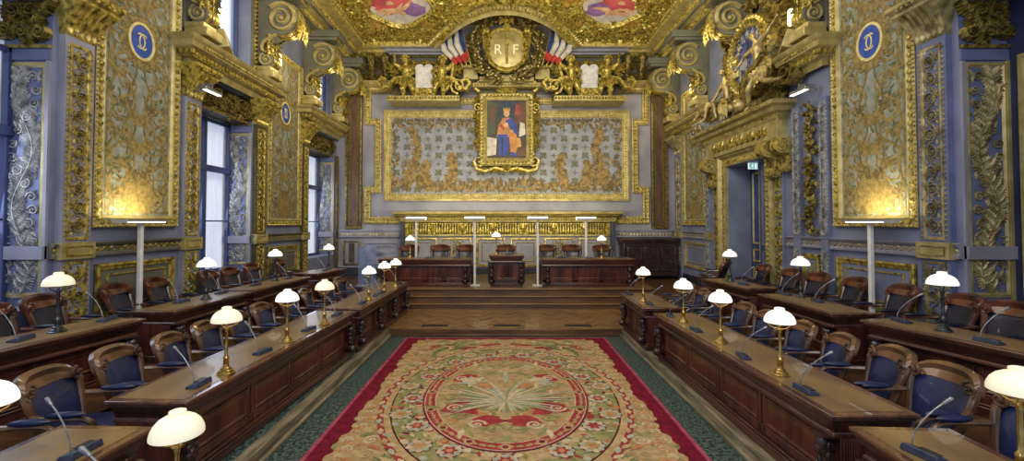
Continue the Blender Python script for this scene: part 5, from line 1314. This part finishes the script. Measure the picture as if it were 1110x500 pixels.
for (x,y),l,sh in zip([(2.71,8.75),(2.77,6.93),(2.78,5.76),(2.8,4.55),(3.08,2.68)],['brass lamp on the short far right front desk','brass lamp on the long right front desk, farthest of its three','brass lamp on the long right front desk, middle of its three','brass lamp on the long right front desk, nearest of its three','brass lamp with cream dome at the right photo edge, on the nearest right desk'],[SHADE,SHADE,SHADE,SHADE,SHADEY]):
    lamp(x,y,Z1,l,BRASS,sh,g)
lamp(-2.92,2.5,Z1,'brass lamp with white dome cut by the left photo edge, nearest left desk',BRASS,SHADE,g)
lamp(-1.92,2.62,.75,'lit cream lamp dome at the lower left, cut by the bottom photo edge',BRASS,SHADEY,g,s=.96)
m=MB(); t=thing('side_table','small dark side table under the lowest lamp, below the photo edge','table',(-1.95,2.5,0))
m.box(-2.32,-1.66,2.25,2.82,.71,.748); m.build('tabletop',EDGE,t,bevel=.008)
for a,b in ((-2.17,2.28),(-1.69,2.28),(-2.17,2.72),(-1.69,2.72)): m=MB(); m.tube([(a,b,.012),(a,b,.72)],[.018,.025],8); m.build('leg',WOODD,t)
g='dark bronze lamps on the rear desks'
for (x,y),l in zip([(-5.13,5.1),(-4.9,7.28),(-4.98,9.6),(-4.78,12.0)],['bronze lamp on the nearest left rear desk','bronze lamp in front of the middle left window, second left rear desk','bronze lamp on the third left rear desk below the dim tapestry','bronze lamp on the farthest left rear desk']): lamp(x,y,Z2,l,BRONZE,SHADEY if y<6 else SHADE,g,True)
for (x,y),l in zip([(4.8,9.5),(4.98,7.5),(5.06,5.15)],['bronze lamp on the farthest right rear desk by the doorway','bronze lamp on the middle right rear desk','bronze lamp on the nearest right rear desk']): lamp(x,y,Z2,l,BRONZE,SHADE,g,True)
g='lamps on the podium'
for x,z_,l in ((-2.86,1.448,'brass lamp on the left podium desk'),(-.28,1.558,'brass lamp on the central lectern desk'),(2.88,1.448,'brass lamp on the right podium desk')): lamp(x,13.3,z_,l,BRASS,SHADE,g)

# ------------------------------------------------------------------ microphones
def make_mic():
    root=thing('desk_microphone','','microphone')
    m=MB(); a,b=.075,.115                         # wedge: high towards +x (front edge), neck leaves toward -x
    m.add([(-.055,-b,0),(.055,-b,0),(.055,b,0),(-.055,b,0),(-.05,-b+.01,.022),(.05,-b+.01,.05),(.05,b-.01,.05),(-.05,b-.01,.022)],[(0,3,2,1),(4,5,6,7),(0,1,5,4),(1,2,6,5),(2,3,7,6),(3,0,4,7)]); m.build('base',SLATE,root,bevel=.006)
    m=MB(); m.box(-.03,.03,-.03,.09,.0385,.043,0); m.build('button_plate',BLACK,root).rotation_euler=(0,-.0,0)
    m=MB(); pts=smooth_path([(.0,-.07,.03),(-.005,-.07,.09),(-.05,-.055,.18),(-.13,-.03,.27),(-.20,-.01,.325)],4); m.tube(pts,.0052,6); m.build('gooseneck',STEEL,root)
    m=MB(); m.capsule((-.20,-.01,.325),(-.245,.004,.355),.010,.014,8); m.build('microphone_head',STEEL,root)
    return root
MP=make_mic(); first=[True]
def mic(x,y,z_,rz,label,group,s=1.):
    o=MP if first[0] else copy_tree(MP); first[0]=False
    o.location=(x,y,z_); o.rotation_euler=(0,0,rz); o['label']=label; o['group']=group; o.scale=(s,s,s)
def row(pts,z_,rz,what,group):
    for i,(x,y) in enumerate(pts): mic(x,y,z_,rz+R(random.uniform(-14,14)),'gooseneck microphone on %s, %s' % (what,ORD[i]),group)
Z1+=.001;Z2+=.001
row([(-2.86,3.02)],Z1,0,'the nearest left front desk, leaning to its chair','front desk microphones')
mic(-2.2,2.68,.749,R(10),'gooseneck microphone beside the lowest lamp, at the bottom photo edge','front desk microphones',1.2)
row([(-2.93,4.27),(-2.9,5.32),(-2.85,6.45),(-2.84,7.5)],Z1,0,'the long left front desk','front desk microphones')
row([(-2.76,8.55),(-2.76,9.45),(-2.74,9.8),(-2.72,11.25)],Z1,0,'the far left front desk','front desk microphones')
row([(2.78,2.98)],Z1,pi,'the nearest right front desk','front desk microphones')
row([(2.76,4.11),(2.74,5.14),(2.74,6.4),(2.74,7.4)],Z1,pi,'the long right front desk','front desk microphones')
row([(2.74,8.45),(2.69,9.65)],Z1,pi,'the short far right front desk','front desk microphones')
row([(-5.16,4.75),(-5.12,5.72)],Z2,0,'the nearest left rear desk','rear desk microphones')
row([(-5.1,7.0),(-5.05,7.9)],Z2,0,'the second left rear desk','rear desk microphones')
row([(-5.0,8.9),(-4.9,10.0)],Z2,0,'the third left rear desk','rear desk microphones')
row([(-4.75,11.7)],Z2,0,'the farthest left rear desk','rear desk microphones')
row([(5.04,4.65),(5.0,5.62)],Z2,pi,'the nearest right rear desk','rear desk microphones')
row([(4.95,7.05),(4.88,7.75)],Z2,pi,'the middle right rear desk','rear desk microphones')
row([(4.82,9.0)],Z2,pi,'the farthest right rear desk','rear desk microphones')
for x,z_,l in ((-2.3,1.449,'left podium desk, left one'),(-1.45,1.449,'left podium desk, right one'),(.12,1.559,'central lectern desk'),(1.66,1.449,'right podium desk, leftmost'),(2.5,1.449,'right podium desk, middle one'),(3.45,1.449,'right podium desk, rightmost')):
    mic(x,13.25,z_,-pi/2+R(random.uniform(-20,20)),'gooseneck microphone on the '+l,'podium microphones')

# ------------------------------------------------------------------ torchieres, loudspeakers, sign, cabinet, screen, spot boxes
def torch(x,y,z0,zt,label,w,d,group,rz=0,up=-.004):
    root=thing('uplighter',label,'floor lamp',(x,y,z0),rz,group); H=zt-z0
    def put(mb,n,ma,**k):
        mb.M=ID; o=mb.build(n,ma,None,**k); o.parent=root; return o
    m=MB(); m.box(-.2 if H<2.04 else -.16,.2 if H<2.04 else .16,-.15,.15,0,.02); put(m,'base_plate',WHITEP,bevel=.006)
    m=MB(); m.box(-.035,.035,-.03,.03,.02,H-.05); put(m,'pole',WHITEP,bevel=.01)
    m=MB(); m.add([(-w/2+.05,-d/2+.03,H-.06),(w/2-.05,-d/2+.03,H-.06),(w/2-.05,d/2-.03,H-.06),(-w/2+.05,d/2-.03,H-.06),(-w/2,-d/2,H),(w/2,-d/2,H),(w/2,d/2,H),(-w/2,d/2,H)],[(0,3,2,1),(0,1,5,4),(1,2,6,5),(2,3,7,6),(3,0,4,7)]); m.quad((-w/2+.05,-d/2+.03,H-.058),(w/2-.05,-d/2+.03,H-.058),(w/2-.05,d/2-.03,H-.058),(-w/2+.05,d/2-.03,H-.058))
    put(m,'reflector_tray',WHITEP)
    m=MB(); m.box(-w/2+.03,w/2-.03,-d/2+.03,d/2-.03,H-.05,H+up); put(m,'tube_light',LIT,bevel=.01)
    return root
torch(-6.06,7.36,.5,2.56,'white pole uplighter in front of the near left tapestry',.3,.85,'uplighters',0)
torch(6.06,7.36,.5,2.56,'white pole uplighter in front of the near right tapestry',.3,.85,'uplighters',0)
for x,y,z0,l in ((-2.8,13.9,.62,'leftmost of four'),(-.93,13.4,.62,'second of four from the left'),(.97,13.4,.62,'third of four from the left'),(2.52,13.9,.62,'rightmost of four')):
    torch(x,y,z0,2.66,'white pole uplighter on the podium, '+l,.66,.3,'podium uplighters',0,.03)
for x,l in ((-3.72,'left'),(3.86,'right')):
    root=thing('column_loudspeaker','slim black column loudspeaker on the far wall, %s side' % l,'loudspeaker',(x,16.05,1.5)); m=MB(); m.box(x-.07,x+.07,15.96,16.1,1.5,2.56); m.build('cabinet',BLACK,root,bevel=.012)
    m=MB(); m.box(x-.055,x+.055,15.945,15.96,1.55,2.5); m.build('grille',SLATE,root); m=MB(); m.box(x-.03,x+.03,16.1,16.36,2.3,2.36); m.build('wall_mount',BLACK,root)
root=thing('wooden_cabinet','dark panelled wooden cabinet low against the far wall, right','cabinet',(5.2,16.0,.62))
m=MB(); m.box(4.2,6.12,15.75,16.38,.62,1.85); m.build('carcass',WOODD,root,bevel=.01); m=MB(); m.box(4.1,6.2,15.68,16.38,1.85,1.95); m.box(4.15,6.16,15.72,16.38,1.78,1.85); m.build('top',WOODD,root,bevel=.015)
for k in range(3):
    m=MB(FF); x0=4.25+k*.61; m.M=Matrix.Translation((0,-.85,0))@FF; m.sweep(rect(x0,.8,x0+.6,1.72),[(0,0),(0,.03),(.05,.03),(.07,.012),(.1,.02)],True,0); m.quad((x0+.08,.86,.012),(x0+.52,.86,.012),(x0+.52,1.66,.012),(x0+.08,1.66,.012)); d_=m.build('door',WOODD,root)
    m=MB(); m.ball((x0+.54,15.70,1.25),.02,6,5); m.build('knob',BRASS,d_)
root=thing('glass_screen','tall bluish glass screen standing at the far left corner','glass screen',(-4.15,12.6,.62))
SCR=mat('tinted_screen_glass',S(120,150,200),S(104,134,186),.08,0,2); SCR.node_tree.nodes['Principled BSDF'].inputs['Alpha'].default_value=.3
m=MB(); m.M=Matrix.Translation((-4.1,13.3,0))@Matrix.Rotation(R(24),4,'Z'); m.add([(-.3,-.01,.66),(.22,-.01,.66),(.22,-.01,1.9),(-.3,-.01,1.75),(-.3,.01,.66),(.22,.01,.66),(.22,.01,1.9),(-.3,.01,1.75)],[(0,1,2,3),(7,6,5,4),(0,4,5,1),(1,5,6,2),(2,6,7,3),(3,7,4,0)]); m.build('pane',SCR,root)
m=MB(); m.M=Matrix.Translation((-4.1,13.3,0))@Matrix.Rotation(R(24),4,'Z'); m.box(-.34,.26,-.12,.12,.62,.66); m.build('foot',STEEL,root,bevel=.006)
# exit sign
SGN=mat('sign_green_blue',S(70,150,150),S(60,140,140),.5,0,3,emit=((.25,.6,.62),.5)); SGW=mat('sign_white',S(240,246,244),S(232,240,240),.5,0,3,emit=((.9,1,1),.7))
root=thing('exit_sign','small lit green and white running-man exit sign over the door','exit sign',FR@Vector((11.6,3.86,-.14)))
def signface(M):
    m.M=M; m.box(-.17,.17,-.09,.09,0,.003,0)
    m.ball((-.03,.055,.004),(.017,.017,.002),8,4,1)
    m.strip([(-.03,.04),(-.035,-.01)],.03,.002,1,.003); m.strip([(-.035,-.01),(-.01,-.035),(-.03,-.07)],.014,.002,1,.003); m.strip([(-.035,-.01),(-.06,-.04),(-.09,-.045)],.014,.002,1,.003); m.strip([(-.03,.03),(.005,.01),(.02,.02)],.012,.002,1,.003); m.strip([(-.03,.03),(-.07,.02),(-.08,-.005)],.012,.002,1,.003)
    m.box(.06,.13,-.075,.075,.003,.005,1)
m=MB(); signface(Matrix(((0,0,0,0),(0,0,0,0),(0,0,0,0),(0,0,0,1))) if False else Matrix(((.66,0,0,6.5),(0,0,-1,11.58),(0,.8,0,4.0),(0,0,0,1))))
m.build('pictogram',[SGN,SGW],root)
m=MB(FR); m.box(11.582,11.62,3.92,4.08,-.26,-.02); m.build('sign_board',SGW,root,bevel=.004)
m=MB(FR); m.tube([(11.6,4.08,-.14),(11.6,4.11,-.14)],.015,6); m.build('hanger',STEEL,root)
for F,nm in ((FL,'left'),(FR,'right')):
    root=thing('floodlight_box','square cream floodlight box on the %s window cornice' % nm,'floodlight',F@Vector((9.35,6.12,.35)))
    M=F@Matrix.Translation((9.35,6.32,.36))@Matrix.Rotation(R(-20),4,'X')@Matrix.Rotation(R(22),4,'Y'); m=MB(M); m.box(-.26,.26,-.2,.2,-.1,.1); m.build('housing',GOLDP,root,bevel=.015)
    m=MB(M); m.box(-.22,.22,-.16,.16,.1,.106); m.build('lens',OLIVE,root); m=MB(F); m.box(9.3,9.4,6.12,6.22,.3,.42); m.build('bracket',BLACK,root)
    root=thing('spot_fixture','slim white light fixture under the cornice end on the %s wall' % nm,'light fixture',F@Vector((8.75,4.93,.2)))
    m=MB(F); m.box(8.6,9.1,5.13,5.19,.42,.5); m.build('housing',STEEL,root,bevel=.01); m=MB(F); m.box(8.62,9.08,5.115,5.13,.425,.495); m.build('diffuser',LIT,root)
    m=MB(F); m.box(8.83,8.87,5.15,5.3,.1,.46); m.build('bracket',STEEL,root)
GLOW=mat('warm_lit_glass',(1,.85,.5),(1,.8,.45),.4,0,4,emit=((1,.78,.36),2.0))
for F,nm in ((FL,'left'),(FR,'right')):
    for i,u in enumerate((9.3,11.75,14.3)):
        root=thing('bracket_lamp','small warm lamp beside a ceiling bracket, %s wall, %s' % (nm,ORD[i]),'wall lamp',F@Vector((u,6.75,.2)),0,'warm lamps beside the ceiling brackets')
        m=MB(F); m.capsule((u,6.75,.3),(u,7.0,.3),.07,.06,10); m.build('lamp_bulb',GLOW,root); m=MB(F); m.tube([(u,6.62,.02),(u,6.6,.2),(u,6.68,.3)],.025,6); m.build('arm',GOLD,root)
# ------------------------------------------------------------------ lights, world, camera
def area(name,loc,target,sx,sy,power,col):
    l=bpy.data.lights.new(name,'AREA'); l.shape='RECTANGLE'; l.size=sx; l.size_y=sy; l.energy=power; l.color=col
    o=bpy.data.objects.new(name,l); COL.objects.link(o); o.location=loc; o.rotation_euler=(Vector(target)-Vector(loc)).to_track_quat('-Z','Y').to_euler(); return o
def point(name,loc,power,col,r=.15):
    l=bpy.data.lights.new(name,'POINT'); l.energy=power; l.color=col; l.shadow_soft_size=r
    o=bpy.data.objects.new(name,l); COL.objects.link(o); o.location=loc; return o
area('key_light',(0,.5,6.5),(0,12,3.0),9,4,330,(1,.96,.88))
area('ceiling_fill',(0,7.5,9.6),(0,9.5,0),7,7,330,(1,.93,.8))  # added broad fill below the ceiling, no fixture there
area('cornice_fill',(0,8.5,7.2),(0,16,9.2),8,1.5,170,(1,.88,.58))  # added warm fill in mid-air, brightens the far cornice
for sx in (-1,1): area('side_cornice_fill',(sx*1.5,8.6,7.3),(sx*6.2,13,8.4),3,1.5,110,(1,.9,.6))  # extra pair without fixtures, added to lift the side cornices
for sx in (-1,1):
    for u in (9.6,12.3,15.0): point('bracket_glow',(sx*5.5,u,6.9),24 if sx<0 or u>10 else 5,(1,.78,.36),.12)
    area('tapestry_glow',(sx*6.06,7.36,2.62),(sx*6.42,7.36,4.2),.7,.2,13,(1,.82,.42))
for x,y in ((-2.8,13.9),(-.93,13.4),(.97,13.4),(2.52,13.9)): area('wall_wash',(x,y,2.72),(x,16.6,3.6),.6,.25,46,(1,.86,.5))
for i,(a,b) in enumerate(WL): area('window_daylight',(-WX-.5,(a+b)/2,3.2),(0,(a+b)/2,2.2),3.3,1.7,45,(.74,.84,1))
w=bpy.data.worlds.new('World'); SC.world=w; w.use_nodes=True
w.node_tree.nodes['Background'].inputs[0].default_value=(.62,.7,.9,1); w.node_tree.nodes['Background'].inputs[1].default_value=.4
cam=bpy.data.cameras.new('Camera'); co=bpy.data.objects.new('Camera',cam); COL.objects.link(co)
co.location=(0,0,2.5); co.rotation_euler=(R(91.4),0,0); cam.sensor_width=36; cam.lens=480/1110*36; cam.shift_x=7/1110; cam.shift_y=-(250-230.27)/1110; cam.clip_end=60; cam.clip_start=.05
SC.camera=co
SC.view_settings.view_transform='Standard'
SC.view_settings.exposure=0.33
SC.cycles.max_bounces=7; SC.cycles.diffuse_bounces=4; SC.cycles.glossy_bounces=3
